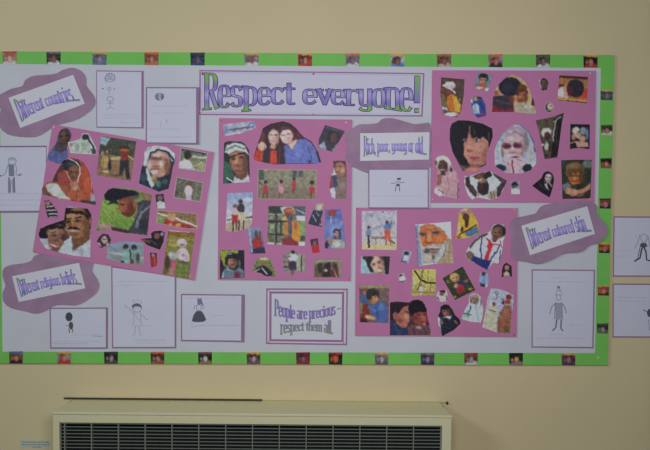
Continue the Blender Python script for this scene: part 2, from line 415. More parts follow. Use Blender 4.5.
# ------------------------------------------------------------------ heading banner
D1 = D_B + .0010
ban = empty('heading_banner', W(311, 116, D1), 'long white heading banner reading Respect everyone! across the top of the board', 'banner')
sheet('banner_paper', [(199.4, 70), (424.4, 73), (422.6, 116.6), (199.2, 115)], D1, D1+.0006, mat('banner_paper', (160, 160, 180), rough=.6, noise=.015, scale=15, bump=.2, bscale=12), ban)
frame_ring('purple_frame', [(199.4, 70), (424.4, 73), (422.6, 116.6), (199.2, 115)], [(200.8, 71.3), (422.9, 74.3), (421.2, 115.2), (200.6, 113.7)], D1+.0006, D1+.0009, mat('purple_line', (122, 88, 128), rough=.6), ban)
frame_ring('purple_frame', [(201.8, 72.2), (420.8, 75.2), (419.2, 114.2), (201.6, 112.7)], [(202.3, 72.7), (420.3, 75.7), (418.7, 113.8), (202.1, 112.2)], D1+.0006, D1+.0008, mat('purple_thin', (145, 132, 165), rough=.6), ban)
HB = ([200, 224, 250, 278, 325, 352, 379, 393, 406, 420], [109.6, 107.6, 105.6, 104, 103.8, 105, 107, 109, 111.2, 112.4])
HX = ([200, 224, 250, 278, 325, 352, 365, 379, 393, 420], [85.3, 85.2, 87, 88, 90.2, 90, 90, 89, 87.8, 88])
def hwarp(s, v):
    b = np.interp(s, *HB); xh = np.interp(s, *HX); k = 1.0
    if s > 413: xh = 88.2
    y = b + (xh-b)*v
    if v < 0: y = b + 11*(-v)
    return -float(y)
def hcol(r):
    y = -r[1]; x = r[0]; top = np.interp(x, [200, 230, 400, 420], [75, 79, 79, 77]); bot = np.interp(x, [200, 230, 325, 390, 420], [109.5, 110, 111, 113.5, 113])
    return bow_colour((y-top)/(bot-top))
def hcol2(r):
    y = -r[1]; g = np.array([104, 146, 66.]); v = np.array([104, 94, 152.]); v2 = np.array([142, 138, 182.])
    k = np.clip((83.5-y)/3, 0, 1) + np.clip((y-105.0)/3, 0, 1); m = np.clip(1-abs(y-95)/8, 0, 1)
    return (v*(1-m) + v2*m)*(1-min(k, 1)) + g*min(k, 1)
hl = [('R', 204, 218), ('e', 218.2, 230.5), ('s', 230.2, 243), ('p', 243.6, 257.8), ('e', 257.6, 271.2), ('c', 270.8, 284.6), ('t', 285, 295)]
hl2 = [('e', 302.6, 317.4), ('v', 317.4, 331.8), ('e', 331, 345), ('r', 345, 359.5), ('y', 358.6, 372.2), ('o', 371.8, 385.8), ('n', 385.6, 400.2), ('e', 399.6, 413), ('!', 412, 422)]
for nm, L in (('word_respect', hl), ('word_everyone', hl2)):
    word(ban, 'lettering', L, hwarp, lambda r, dd: W(r[0], -r[1], dd), 1.8, .45, .8, hcol2, D1+.0007, dark=(50, 38, 90))['label'] = 'violet and green heading word'
for x, y, c in [(201, 71.9, (185, 150, 90)), (200.6, 111.6, (190, 165, 60)), (313.4, 74, (120, 60, 55)), (313.4, 113.8, (180, 130, 80)), (420.4, 75.2, (185, 170, 150)), (419.2, 114.4, (180, 170, 120))]:
    pin(ban, x, y, D1+.0009, c, .9)

# ------------------------------------------------------------------ cloud labels
def auto_letters(text, s0, s1):
    ws = [.55 if ch == ' ' else G[ch][0] for ch in text]; k = (s1-s0)/sum(ws); out = []; s = s0
    for ch, wd in zip(text, ws):
        if ch != ' ': out.append((ch, s, s+wd*k))
        s += wd*k
    return out, k
M_CLOUD = mat('cloud_card', (124, 102, 126), rough=.7, spec=.15, noise=.10, scale=18)
M_LABEL = mat('label_paper', (166, 168, 180), rough=.6, noise=.01, scale=20)
def cloud(label, out, lab, text, d0, pins=()):
    d0 += .0006
    cx = sum(p[0] for p in out)/len(out); cy = max(p[1] for p in out)
    e = empty('cloud_label', W(cx, cy, d0), label, 'sign')
    sheet('cloud_card', smooth(out, 5), d0, d0+.0022, M_CLOUD, e)
    sheet('white_label', lab, d0+.0022, d0+.0028, M_LABEL, e)
    o = np.array(lab[0]); ux = np.array(lab[1])-o; uy = np.array(lab[3])-o; Lx, Ly = np.hypot(*ux), np.hypot(*uy); ux = ux/Lx; uy = uy/Ly
    s0, s1 = Lx*.05, Lx*.96
    def warp(s, v):       # s px from left, v letter height -> t (up negative of down)
        q = ((s/Lx)-.5)*2; dev = q*q
        xh_top = .36 - .06*dev; cap = .34 - .25*dev; base = .66 + .22*dev
        if v <= 1: t = base + (xh_top+.04-base)*max(v, -.45)
        else: t = (xh_top+.04) + (cap - .04 - xh_top - .04)*(v-1)/.48
        return -t*Ly
    L, k = auto_letters(text, s0, s1)
    words, cur = [], []
    bounds = []; i = 0
    for wtxt in text.split(' '):
        words.append(L[i:i+len(wtxt)]); i += len(wtxt)
    for wl in words:
        word(e, 'lettering', wl, warp, lambda r, dd: W(*(o + ux*r[0] - uy*r[1]), dd), k*.19, .18, .14, lambda r: bow_colour(-r[1]/Ly*1.12-.06), d0+.0029, dark=(104, 96, 140))
    for x, y, c in pins: pin(e, x, y, d0+.0022, c, .7)
    return e
cloud('mauve cloud-shaped label reading Different countries, at the top left corner of the board',
      P('-3,97 10,89.3 22,86 25.3,80 34,75.8 54,74 62.5,70 72.6,67.7 81,70.8 85.8,77.5 86.5,86 93.8,96 95,103.7 89.5,111.3 76,119.7 55.7,125.7 42,134 32,137 13.5,135.8 3.4,131.6 -1,124 -3,118 .8,110 -3,104'),
      P('8.6,97.8 73.2,74.8 84.8,103.6 20.2,128'), 'Different countries...', D1)
cloud('mauve cloud-shaped label reading Different religious beliefs, low on the left of the board',
      P('2.7,276.7 3.6,268.7 10.7,265 23,263.3 31,260.7 35.5,255.3 50,253 70,255 85,256.5 92,259 93.3,264.2 92.4,271.3 98.6,282 97.7,290.9 88.9,298.9 76.4,305.1 56.9,305 44.4,311.3 35.5,313.6 24.9,311.3 10.7,307.8 3.6,301.5 2.7,292.6 5.3,285.5'),
      P('12,276.3 79,262.8 85.3,288.2 18.7,302'), 'Different religious beliefs...', D1)
D2_ = D1 + .0040     # pink sheets
cloud('mauve cloud-shaped label reading Rich, poor, young or old, below the heading banner',
      P('345,138 346.5,132 352,128.7 359,124.5 369,124 377.7,122.8 382.3,118.9 390,118 396.3,118.9 405.7,121.7 415,124 424,123.2 430,123.8 431.2,138 430.6,155 430.4,167 415,170.5 395,170.5 378,172 367,172.5 356.7,168.3 349.7,164.8 346,156.7 346.5,147'),
      P('360.2,133.3 429.5,132.2 429,159.5 360.2,160.9'), 'Rich, poor, young or old...', D2_+.0012)
cloud('mauve cloud-shaped label reading Different coloured skin, on the right edge of the board',
      P('509.2,226.9 513.8,218.8 527.7,215.4 535.8,213 541.5,206.2 555.4,202.7 576,201.5 590,201.5 597,206 598,215.4 606.2,224.6 607.3,233.8 600.4,242 590,245.4 580.8,251.8 564.6,253.5 553,259.2 539.2,263.8 525.4,261.5 513.8,259.2 510.4,252.3 511.5,239.6'),
      P('521.2,225.8 587.2,206.2 595,233.8 530,255.3'), 'Different coloured skin...', D2_+.0012)

# ------------------------------------------------------------------ 'People are precious' notice
D_S = D1
q0 = P('266.2,288.3 347.8,288.6 347,345.2 266,344')
nt = empty('framed_notice', W(307, 345, D_S), 'white notice with double mauve border reading People are precious - respect them all', 'sign')
sheet('mount_card', q0, D_S, D_S+.0008, mat('pink_white', (172, 158, 178), rough=.6), nt)
M_MAUVE = mat('mauve_mount', (114, 92, 121), rough=.7, noise=.05, scale=25)
frame_ring('outer_frame', q0, P('267.6,289.9 346.4,290.1 345.7,343.7 267.4,342.6'), D_S+.0008, D_S+.0011, M_MAUVE, nt)
frame_ring('inner_frame', P('269.4,291.4 344.2,291.8 343.6,342.2 269.2,341.2'), P('271.6,293.6 342,293.9 341.4,340 271.4,339.2'), D_S+.0008, D_S+.0011, M_MAUVE, nt)
sheet('notice_paper', P('271.6,293.6 342,293.9 341.4,340 271.4,339.2'), D_S+.0008, D_S+.0010, mat('notice_paper', (164, 167, 180), rough=.6), nt)
def pw1(s, v):
    q = (s-307)/34; base = 316.5 + 4.5*(1-q*q)*.9 - 1.5; cap = 298 + 9.5*(1-q*q) if s < 307 else 299.5 + 8*(1-q*q)
    if s > 307: base -= 2*q
    u = (v+.0)/1.48
    return -(base + (cap-base)*u)
def pw2(s, v):
    q = (s-307)/30; base = 335.5 - 5.0*(1-q*q); cap = 319.3 + 3.0*(1-q*q)
    return -(base + (cap-base)*v/1.48)
for txt, a, b, wp, cf in (('People are precious -', 274.6, 340.5, pw1, lambda r: np.array([112, 100, 158.])), ('respect them all.', 280.5, 333, pw2, lambda r: np.array([112, 104, 140.])*np.clip((332+r[1])/14+.5, 0, 1) + np.array([112, 134, 92.])*(1-np.clip((332+r[1])/14+.5, 0, 1)))):
    L, k = auto_letters(txt, a, b); i = 0
    for wt in txt.split(' '):
        word(nt, 'lettering', L[i:i+len(wt)], wp, lambda r, dd: W(r[0], -r[1], dd), k*.16, .24, .22, cf, D_S+.0011, dark=(78, 66, 108) if wp is pw1 else (76, 96, 84)); i += len(wt)
for x, y in ((269, 291), (344, 291), (268.6, 342), (343.6, 343)): pin(nt, x, y, D_S+.0011, (150, 95, 110), .6)

# ------------------------------------------------------------------ children's drawings on mauve mounts
M_DRAW = mat('drawing_paper', (160, 163, 182), rough=.65, spec=.2, noise=.015, scale=12, bump=.15, bscale=14)
def drawing(label, mount, paper, d, lines, fills=(), scribs=(), pins=()):
    mount, paper = P(mount), P(paper)
    cx = sum(p[0] for p in mount)/4; e = empty('pupil_drawing', W(cx, max(p[1] for p in mount), d), label, 'drawing', None)
    sheet('mount_card', mount, d, d+.0007, M_MAUVE, e)
    sheet('drawing_paper', paper, d+.0007, d+.0011, M_DRAW, e)
    allf = list(lines)
    def bb(l):
        pts = l[2] if (isinstance(l, tuple) and len(l) == 3 and not isinstance(l[0], tuple)) else l
        if isinstance(pts, str): pts = P(pts)
        xs, ys = [q[0] for q in pts], [q[1] for q in pts]; m = .9
        return min(xs)-m, min(ys)-m, max(xs)+m, max(ys)+m
    groups = []
    for l in allf:
        b_ = bb(l); hit = [g for g in groups if any(not (b_[0] > c[2] or c[0] > b_[2] or b_[1] > c[3] or c[1] > b_[3]) for c in g[1])]
        ng = ([l], [b_])
        for g in hit: ng[0].extend(g[0]); ng[1].extend(g[1]); groups = [h for h in groups if h is not g]
        groups.append(ng)
    for g in groups: strokes_mesh('pencil_figure', e, g[0], d+.0012)
    hw_ = []
    for s in scribs: hw_ += [(.3, (132, 134, 155), l) for l in scribble(*s)]
    if hw_: strokes_mesh('handwriting', e, hw_, d+.0012)['kind'] = 'stuff'
    for k, (poly, c) in enumerate(fills):
        poly = P(poly) if isinstance(poly, str) else poly
        o = sheet('shaded_patch', poly, d+.0011, d+.00125, mat('pencil_%d_%d_%d' % c, c, rough=.6), e)
    for x, y, c in pins: pin(e, x, y, d+.0011, c, .6)
    return e
def ell(cx, cy, rx, ry, n=16): return [(cx+rx*math.cos(2*math.pi*i/n), cy+ry*math.sin(2*math.pi*i/n)) for i in range(n+1)]
GR = (90, 94, 112); DKP = (58, 62, 72)
def hatch(x0, x1, y0, y1, n, c=(105, 108, 128), wd=.5):
    return [(wd, c, [(x0+(x1-x0)*(i/n), y0+random.uniform(-.4, .4)), (x0+(x1-x0)*((i+.6)/n), y1+random.uniform(-.5, .5))]) for i in range(n)]
drawing('pencil drawing of a standing child with arms out, left edge of the board', '-28,146 46.6,145.6 46.6,212.6 -28,213', '-26.5,147.6 46,147.3 46,210.6 -26.5,211', D1,
    [ell(12.2, 161, 4, 3.6), (.6, GR, '9,164 7.5,166 6,172 4,175 -1,176.5 -4,175'), (.6, GR, '15,164 16.5,168 16,174 18,176 21.5,175'), (.6, GR, '8.5,177 8.5,193 10.5,193 11,180'), (.6, GR, '12.6,180 13,193 15,193 14.4,177')]
    + hatch(8.8, 14.2, 165, 176, 8, (98, 102, 122), .7) + hatch(8.6, 10.4, 178, 192, 3, (105, 108, 125), .6) + hatch(13, 14.8, 178, 192, 3, (105, 108, 125), .6) + hatch(8.8, 15.5, 158.5, 160.5, 6), [(ell(-.5, 175.8, 2.2, 1.1), (95, 98, 118)), (ell(20, 174.6, 1.8, 1), (110, 112, 130))],
    [(4, 40, 150, .3), (0, 44, 193.5, .4), (0, 44, 200, .4), (0, 40, 205, .3)])
drawing('pencil drawing of small faint figures in a column, topmost sheet on the left', '96.2,70.4 143.7,71 143.7,128.5 96.4,127.6', '97,71.4 141.4,72 141.4,127.2 97.2,126.6', D1,
    [ell(110, 77.5, 4.5, 4.4), (1, (125, 125, 150), '106,82 104.8,78 107,74.5 111,73.5 114.5,75 114.8,80'), ell(109.2, 88.6, 1.7, 1.7), (.5, (120, 122, 145), '109.2,90.5 109.2,94.5'), ell(110.2, 99, 3.2, 2.4), (.6, (120, 120, 142), '110.2,101 110.2,107.5 106.5,109'), (.5, (120, 120, 142), '110.2,107.5 114.5,109'), (.5, (120, 120, 142), '107,103.5 114,103')]
    + hatch(107, 113, 75, 80, 6, (120, 122, 148), .6), [(ell(103, 88.7, 1.1, .5, 8), (70, 72, 95)), (ell(114.3, 88.9, 1, .5, 8), (90, 92, 112))], [(104, 137, 114.5, .4), (103, 138, 118, .3), (120, 139, 122.5, .3)])
drawing('nearly blank drawing with one small shaded oval face, left of the heading banner', '146,87 199.4,87.2 199,144.4 145.8,143.6', '147.2,88.3 196.1,88.5 196,142.8 147,142.3', D2_+.0008,
    [ell(159.5, 96.6, 4.4, 3.6), (.6, (120, 124, 145), '166,119.5 167,123'), (.4, (130, 132, 155), '161,121 160.5,127')] + hatch(157, 163.5, 94, 98, 6, (110, 114, 130), .7),
    [(P('155.5,98 155.8,94.5 158.5,93 158,97 160,100.2 157,100.4'), (92, 98, 115)), (P('162,93.5 164,94.5 163.5,98 161.2,100 160.8,98.5'), (82, 92, 108))], [(153, 190, 106, .3), (153, 185, 113, .3), (150, 180, 129, .3), (149, 192, 137, .35)])
drawing('small landscape drawing of a dark round-headed figure, lower left', '49.4,307.8 108,307.4 107.8,348.9 50.3,348.7', '50.8,309 105.8,308.8 105.8,347.4 51.5,347.3', D1,
    [(.9, DKP, '69,329 69.4,332.5'), (.9, DKP, '72.2,329 72.5,332'), (.5, GR, '66,325.5 69,325.8'), (.35, (125, 128, 145), '52,343.5 88,343.2'), (.4, (110, 110, 128), '92,336 102.5,336.6')],
    [(ell(69, 316.8, 3.6, 4.6), (52, 62, 66)), (ell(71, 325.5, 2.3, 3.8), (62, 70, 74))], [(74, 102, 335, .4), (53, 100, 341.5, .3), (54, 88, 345, .3)])
drawing('tall drawing of a pencilled girl waving, below the left collage', '111.2,265.5 176.3,275 176.2,348.4 112,348.4', '112.4,267.5 174.6,276.5 174.6,346.8 113.2,347', D1,
    [ell(137, 307.8, 4.6, 4.4), (.5, (115, 118, 140), '133,303 134,299 136,302 137.5,298.5 139,302 141,299.5 141.5,304'), (.5, (120, 122, 142), '134.5,311.5 133,326 141.5,326 140,311.5'), (.5, (120, 122, 142), '133.5,314 129,308 124.5,306 126,304.5'), (.5, (120, 122, 142), '140.8,314 146,319 148,320'), (.5, (120, 122, 142), '135.5,326 134.5,334.5 132.5,335.5'), (.5, (120, 122, 142), '139,326 140,334.5 142,335.3'), (.4, (130, 132, 150), '134,313 140,322'), (.4, GR, '135,308 136,308'), (.4, GR, '138,308 139.2,308')],
    [(P('132.3,309 131.8,305.5 134,303.8 138,303.6 141.5,305.6 141.6,309 139.8,306.6 135,306.4'), (80, 80, 96))], [(118, 168, 281.5, .4), (118, 133, 285.5, .4), (138, 152, 326, .2), (134, 166, 340, .8, 14), (136, 166, 343, .5)])
drawing('landscape drawing of a figure in a dark cape, left of the framed notice', '181,293.8 245,294.6 244.4,342.4 181,341.2', '182.2,295.2 241.4,295.8 241,340.6 182.2,339.8', D1,
    [ell(198.8, 307.5, 2.6, 2.9), (.5, GR, '195,305 194,309'), (.5, GR, '203,304 203.6,308.5'), (.4, (120, 122, 140), '192,322.5 191.8,327 206,325'), (.35, (125, 128, 148), '208,325.8 239,325.4')] + hatch(197.5, 202, 298.8, 303.8, 6, (95, 95, 125), .7),
    [(P('196.5,311 201.5,311 204,314.5 206.3,320 203.5,321.8 198,322.2 193,321.8 191.8,320.5 193.5,315'), (64, 68, 78)), (P('197.8,300.5 200,299 202,300.8 203.6,306 202.4,305.5 200.4,303.6 198,303.6'), (92, 94, 130))], [(186, 238, 298, .35), (212, 224, 315.6, .3)])
drawing('small sheet with a tiny black stick figure, under the rich and poor label', '368.4,168.9 428.6,168.7 428.8,208.8 368.6,208.4', '369.4,169.9 427.6,169.7 427.7,207.4 369.5,207.2', D2_+.0052,
    [(.5, DKP, '391,183.3 404,182.5'), (.7, DKP, '397,184.5 396,187 395.4,191'), (.7, DKP, '399,184.5 399.4,188 399.8,191'), (.4, DKP, '396,181 400.6,180.8')], [(P('397,178 401,177.8 400.6,179.6 397.3,179.8'), (52, 52, 72)), (P('396.4,184 399.8,184 399.6,186 396.4,186.2'), (58, 60, 78))], [(372, 424, 196, .2)])
drawing('tall drawing of a figure in a pointed hat, lower right of the board', '531.7,269.3 595,269.8 593.5,348.4 531.5,347.5', '532.9,270.6 593.7,271 592.3,347 532.7,346.3', D1,
    [(.5, GR, '556,294.5 558.5,286 562,294.8 555.5,295'), (.5, GR, '557,290.5 561,290.5'), ell(558.7, 297.5, 2.2, 2.8), (.8, (98, 102, 122), '556,303 551.5,307 550,313.5'), (.8, (98, 102, 122), '561.5,302.5 565,307.5 566.2,313'), (.6, GR, '555.3,303 554.5,319 562.5,319.5 562,303'), (1.5, (88, 92, 112), '556.8,320 555.8,327.5 553,330.2'), (1.5, (88, 92, 112), '561.3,320 560.8,328 562.5,330.5')]
    + hatch(555.5, 562, 303, 318.5, 10, (118, 120, 142), .55), [(P('557,286.6 558.6,285.6 560.2,286.8 560,288.6 557.2,288.4'), (95, 98, 118))], [(552, 565, 278, .4), (536, 585, 281.8, .35), (570, 582, 325, .25), (549, 563, 334.3, .4), (536, 586, 338.5, .3)])
def wall_d(x): return 0.0
drawing('upper drawing pinned directly on the wall, a figure with heavy black boots', '613.5,216.2 700,216.8 700,277 612.8,276.8', '614.7,217.6 698.8,218.2 698.8,275.6 614,275.4', 0.0,
    [(.5, GR, '640,235 638,242 635,248'), (.8, DKP, '640.5,246 639,252 637.8,258.5 635,260.6'), (1.6, DKP, '643.2,246 641.5,250 640,258 635,261'), (1.6, DKP, '643.5,246 646,252 646.6,260 651,260.8'), ell(644, 238, 3.2, 4), (.5, GR, '648,236 650,247')], [(P('639.5,246.5 641,243 646,242.8 647.5,246.5 645,247.5'), (66, 70, 88))], [(638, 645, 221.5, .5), (618, 632, 251, .6), (618, 631, 256, .5), (634, 637, 236, .5)])
drawing('lower drawing pinned directly on the wall, a small dark bearded figure', '612.7,283.4 700,284 700,338 612.4,337.6', '613.9,284.8 698.8,285.4 698.8,336.6 613.6,336.2', 0.0,
    [(.6, DKP, '644,310.5 650,313 653,318'), (.5, GR, '648.5,320 649.5,330'), (.5, GR, '646,311 643,309.6')], [(ell(649.8, 313, 2.8, 4.2), (62, 66, 84))], [(617, 648, 297.5, .3), (617, 645, 301, .2)])

# ------------------------------------------------------------------ pink collage sheets
def pink(label, poly, pins, edgepins=()):
    cx = sum(p[0] for p in poly)/4
    e = empty('collage_sheet', W(cx, max(p[1] for p in poly), D2_), label, 'poster', 'pink collage sheets on the board')
    sheet('pink_paper', poly, D2_, D2_+.0005, mat('pink_sugar_paper', (150, 97, 134), rough=.75, spec=.15, noise=.03, scale=14, bump=.3, bscale=18), e)
    for x, y, c in pins: pin(e, x, y, D2_+.0005, c, .9)
pink('tilted pink collage sheet at the left of the board, covered in portrait cut-outs', P('52.5,124.2 214.2,152 194.8,280.5 32.6,252.4'), [(53.8, 127.2, (190, 180, 180)), (209.5, 151.7, (180, 150, 110)), (34.5, 250.5, (190, 110, 50)), (190.5, 276.3, (195, 140, 110))])
pink('upright pink collage sheet in the centre, below the heading banner', P('219,118 352.3,119.6 350.8,281 217.8,279.8'), [(221, 120, (170, 60, 80)), (346, 122.6, (195, 185, 190)), (219.2, 277.8, (175, 90, 70)), (348.6, 279, (160, 80, 90))])
pink('pink collage sheet at the top right, with the praying woman in white', P('432,70.2 596,70.8 594.4,202.6 430.6,202.6'), [(590.4, 73.2, (190, 150, 140)), (434, 72.2, (160, 110, 130)), (432.8, 199.5, (190, 140, 80)), (590, 198.8, (190, 140, 110))])
pink('pink collage sheet at the lower right, with the white-bearded man', P('356,207.6 518,208 516.8,337 355,335.9'), [(357.4, 209.2, (165, 60, 70)), (514.6, 209.3, (195, 140, 100)), (514, 335, (165, 55, 60)), (356.9, 334, (175, 80, 50))])

D3_ = D2_ + .0005
NPH = 0
def fine(x0, y0, sc, ops):
    """a picture drawn in finer units: (u, v) -> (x0 + u/sc, y0 + v/sc) px"""
    out = []
    def pp(t): return ' '.join('%.2f,%.2f' % (x0+a/sc, y0+b/sc) for a, b in P(t))
    for o in ops:
        k = o[0]
        if k == 'e': out.append(('e', x0+o[1]/sc, y0+o[2]/sc, o[3]/sc, o[4]/sc) + tuple(o[5:]))
        elif k == 'd': out.append(('d', x0+o[1]/sc, y0+o[2]/sc, o[3]/sc, o[4]/sc, o[5], o[6] if len(o) > 6 else .9, o[7] if len(o) > 7 else .8) + tuple(o[8:]))
        elif k == 'p': out.append(('p', pp(o[1]), o[2]))
        elif k == 'l': out.append(('l', pp(o[1]), o[2]/sc, o[3]))
        elif k == 'n': out.append(o)
        elif k == 'o': out.append(pp(o[1]))
    return out
def photo(label, outline, bg, ops, group, edge=None, grain=4.5, rnd=False, name='photograph', cat='photo'):
    global NPH
    poly = P(outline) if isinstance(outline, str) else outline
    if rnd: poly = smooth(poly, 4)
    d = D3_ + .0001*(NPH % 3); NPH += 1
    o = print_sheet(name, poly, d, d+.0006, bg, ops, None, .5, edge, grain)
    return tag(o, label, cat, group)
BK = (36, 32, 42); HR = (40, 34, 42); WT = (178, 180, 194)
GA, GB, GC, GD = 'cut-out pictures on the left pink sheet', 'cut-out pictures on the centre pink sheet', 'cut-out pictures on the top right pink sheet', 'cut-out pictures on the lower right pink sheet'
# --- left sheet
photo('boy in a blue shirt looking left, top left corner of the left sheet', '47.5,158.3 51.9,148.5 56,143 57.2,137.8 60.8,129.8 67.9,128.5 71.5,134.2 70,140 67,146.7 67.9,155.6 63.5,162.7 57,163.5', (78, 88, 145),
      [('p', '54,150 57,141 68,141 67,150 60,153', (75, 60, 66)), ('f', 64.2, 136.8, 5.2, 6.6, (92, 64, 58), (66, 58, 62), -12), ('l', '57,149 60,153 66,148', 1, (58, 62, 110)), ('l', '52,158 58,153', .8, (60, 68, 120))], GA, rnd=True)
photo('white-robed group seen from behind, at the top of the left sheet', '67.9,142.2 74,141 80.4,138.7 82.2,133.3 88.4,133.3 92,139.6 96.4,148.5 96.4,154.7 70.6,153', (158, 172, 168),
      [('n', 7, 4), ('e', 85.4, 137, 4, 3, (44, 46, 56)), ('e', 83, 145, 2, 4, (135, 150, 130)), ('l', '88,139 93,146 95,153', 1.6, (40, 44, 58)), ('e', 77, 147, 2, 3, (140, 150, 140)), ('p', '91,149 97,149 97,155 92,155', (60, 60, 72)), ('e', 71, 145, 1.5, 1.5, (150, 120, 105))], GA, (180, 182, 190))
_o = fine(96, 134, 9.38, [('o', '45,18 378,68 325,440 5,385')] + [('p','45,18 378,68 350,225 180,200 25,190',(64,70,58)),('n',6,3),('p','42,20 135,38 90,110 40,90',(128,158,176)),('d',330,120,30,30,(90,90,76)),('p','130,215 225,210 225,250 140,245',(168,156,104)),('l','305,205 345,235',14,(170,158,100)),('p','20,240 350,270 325,440 5,385',(134,104,76)),('n',5,2),
('e',262,135,50,22,(62,50,40)),('e',262,155,44,16,(190,84,52)),('l','215,165 310,170',8,(120,50,40)),('p','232,180 305,185 302,245 235,240',(136,46,48)),('p','228,245 305,245 320,420 290,430 268,320 240,395 215,385',(46,46,58)),
('e',62,185,16,22,(160,128,104)),('e',105,170,14,20,(150,116,100)),('e',80,210,16,18,(120,70,60)),('e',85,260,34,56,(176,148,88)),('d',100,290,22,40,(150,130,70)),('l','70,240 64,340',8,(130,96,60)),('e',98,354,26,9,(200,194,130)),('e',128,290,14,60,(50,44,56)),('e',35,270,16,50,(110,96,80)),('d',180,385,50,10,(80,64,56))])
photo('outdoor market snapshot with a red-topped figure under dark trees, upper left sheet', _o[0], (120, 94, 70), _o[1:], GA)
_o = fine(40, 152, 8.03, [('o', '15,290 60,240 100,235 110,200 140,140 190,70 240,48 300,52 350,85 385,140 410,210 425,300 445,390 448,425 330,405 240,390 150,375 60,350 20,340')] + [('n',4,3),
('p','100,235 115,195 150,130 195,70 240,60 215,120 180,150 150,200 150,240',(74,54,52)),('p','140,170 180,150 210,170 235,230 240,300 180,270 140,230',(146,62,58)),('e',255,110,72,56,(44,42,54)),('d',250,95,30,12,(70,80,90)),
('e',270,165,46,62,(122,78,58),14),('d',240,160,14,26,(92,58,48)),('d',262,140,18,10,(140,94,70)),('d',255,160,12,5,(50,30,30),.5),('d',290,165,10,5,(50,30,30),.5),('d',275,185,7,12,(140,92,70)),('d',272,205,16,5,(90,44,44)),
('l','235,55 290,80 325,125 320,180 300,240',9,(186,178,186)),('l','210,150 230,200 250,235',6,(180,160,160)),
('p','330,90 380,140 408,215 420,310 420,380 380,385 350,310 310,250 330,190',(170,72,46)),('d',375,250,22,60,(186,88,56)),('p','160,250 240,300 260,380 150,330',(146,80,60)),('p','245,245 300,240 320,290 310,340 260,345 245,300',(160,112,88)),('d',285,290,16,30,(176,132,108)),('p','220,330 260,300 350,320 370,380 300,395 230,380',(168,82,58)),('l','300,300 290,390',6,(110,60,50)),
('p','45,265 100,245 150,265 190,330 245,385 150,375 95,345 60,310',(172,182,178)),('d',130,300,30,24,(190,198,196)),('p','18,300 50,300 90,350 30,345',(84,78,72)),('l','60,240 110,250',8,(120,100,80)),('p','335,385 448,395 448,425 330,405',(62,56,66)),('p','410,330 440,340 446,395 405,390',(150,148,176)),('l','410,190 415,290',6,(160,160,170))])
photo('cut-out of a woman in a rust-red shawl with bowed head, left sheet', _o[0], (150, 68, 50), _o[1:], GA)
photo('small cut-out of a striped black and white figure above the couple, left sheet', '44.2,200.7 48.7,199.8 53,205 57.6,212 57.6,218 47.8,217.6 46,211', (52, 46, 56), [('e', 47.6, 203, 2.6, 2.6, (150, 110, 105)), ('l', '47,207 53,206', 1, (195, 180, 190)), ('l', '47,210.5 55,210', 1, (195, 180, 190)), ('l', '49,214 57,214', 1, (190, 180, 190)), ('l', '50,217 57,217', .8, (190, 180, 190))], GA)
_o = fine(36, 200, 7.25, [('o', '215,55 240,48 375,62 398,100 405,150 395,210 395,290 393,415 280,405 160,380 70,350 35,300 18,245 30,205 90,180 200,145 208,100')] + [
('p','18,245 30,205 90,180 205,140 215,240 240,255 235,285 205,285 195,200 110,195 85,280 20,275',(34,28,36)),
('e',158,275,72,96,(134,90,76),12),('d',120,235,45,30,(160,112,96)),('d',215,290,25,70,(92,56,48)),('d',150,365,50,20,(100,64,56)),
('d',128,256,24,10,(70,42,42),.6),('d',196,276,22,10,(66,40,40),.6),('l','105,238 145,232',6,(60,40,44)),('l','178,252 215,258',6,(60,40,44)),('d',150,292,16,14,(104,62,54)),('e',132,333,30,13,(120,56,60),15),('e',131,331,24,7,(206,188,184),15),('p','85,200 120,180 200,190 205,215 150,200 110,215',(34,28,36)),
('p','205,55 375,58 405,110 402,215 380,215 378,140 345,95 245,88 224,150 222,205 205,190',(34,26,32)),
('p','258,250 390,215 395,285 290,360 262,372',(112,72,52)),('e',300,165,83,113,(144,96,68)),('e',392,160,12,30,(150,98,72)),('d',365,190,28,80,(106,66,46)),('d',270,115,50,22,(172,122,90)),('d',325,200,26,24,(160,108,78)),
('p','215,100 235,75 340,80 380,110 384,150 350,108 260,98',(36,28,32)),('d',236,158,22,11,(86,52,40)),('d',304,152,26,11,(86,52,40)),('e',236,158,8,5,(24,16,20)),('e',303,152,9,5,(24,16,20)),('l','218,138 252,134',8,(40,26,28)),('l','282,130 328,124',8,(40,26,28)),('d',258,180,18,10,(104,62,46)),('d',262,155,7,30,(176,124,92)),
('p','225,208 250,194 290,194 325,214 300,216 265,206 235,216',(30,20,24)),('e',270,223,30,8,(196,156,148)),('d',270,250,40,12,(106,68,52)),
('p','205,300 255,270 262,372 290,360 395,285 395,415 160,380',(166,178,194)),('d',330,370,30,30,(140,152,170)),('l','262,300 268,375 300,362',4,(120,130,150)),('p','30,285 80,280 75,350 40,310',(150,160,180))])
photo('large portrait of a smiling couple, the man with a moustache, left sheet', _o[0], (168, 178, 194), _o[1:], GA)
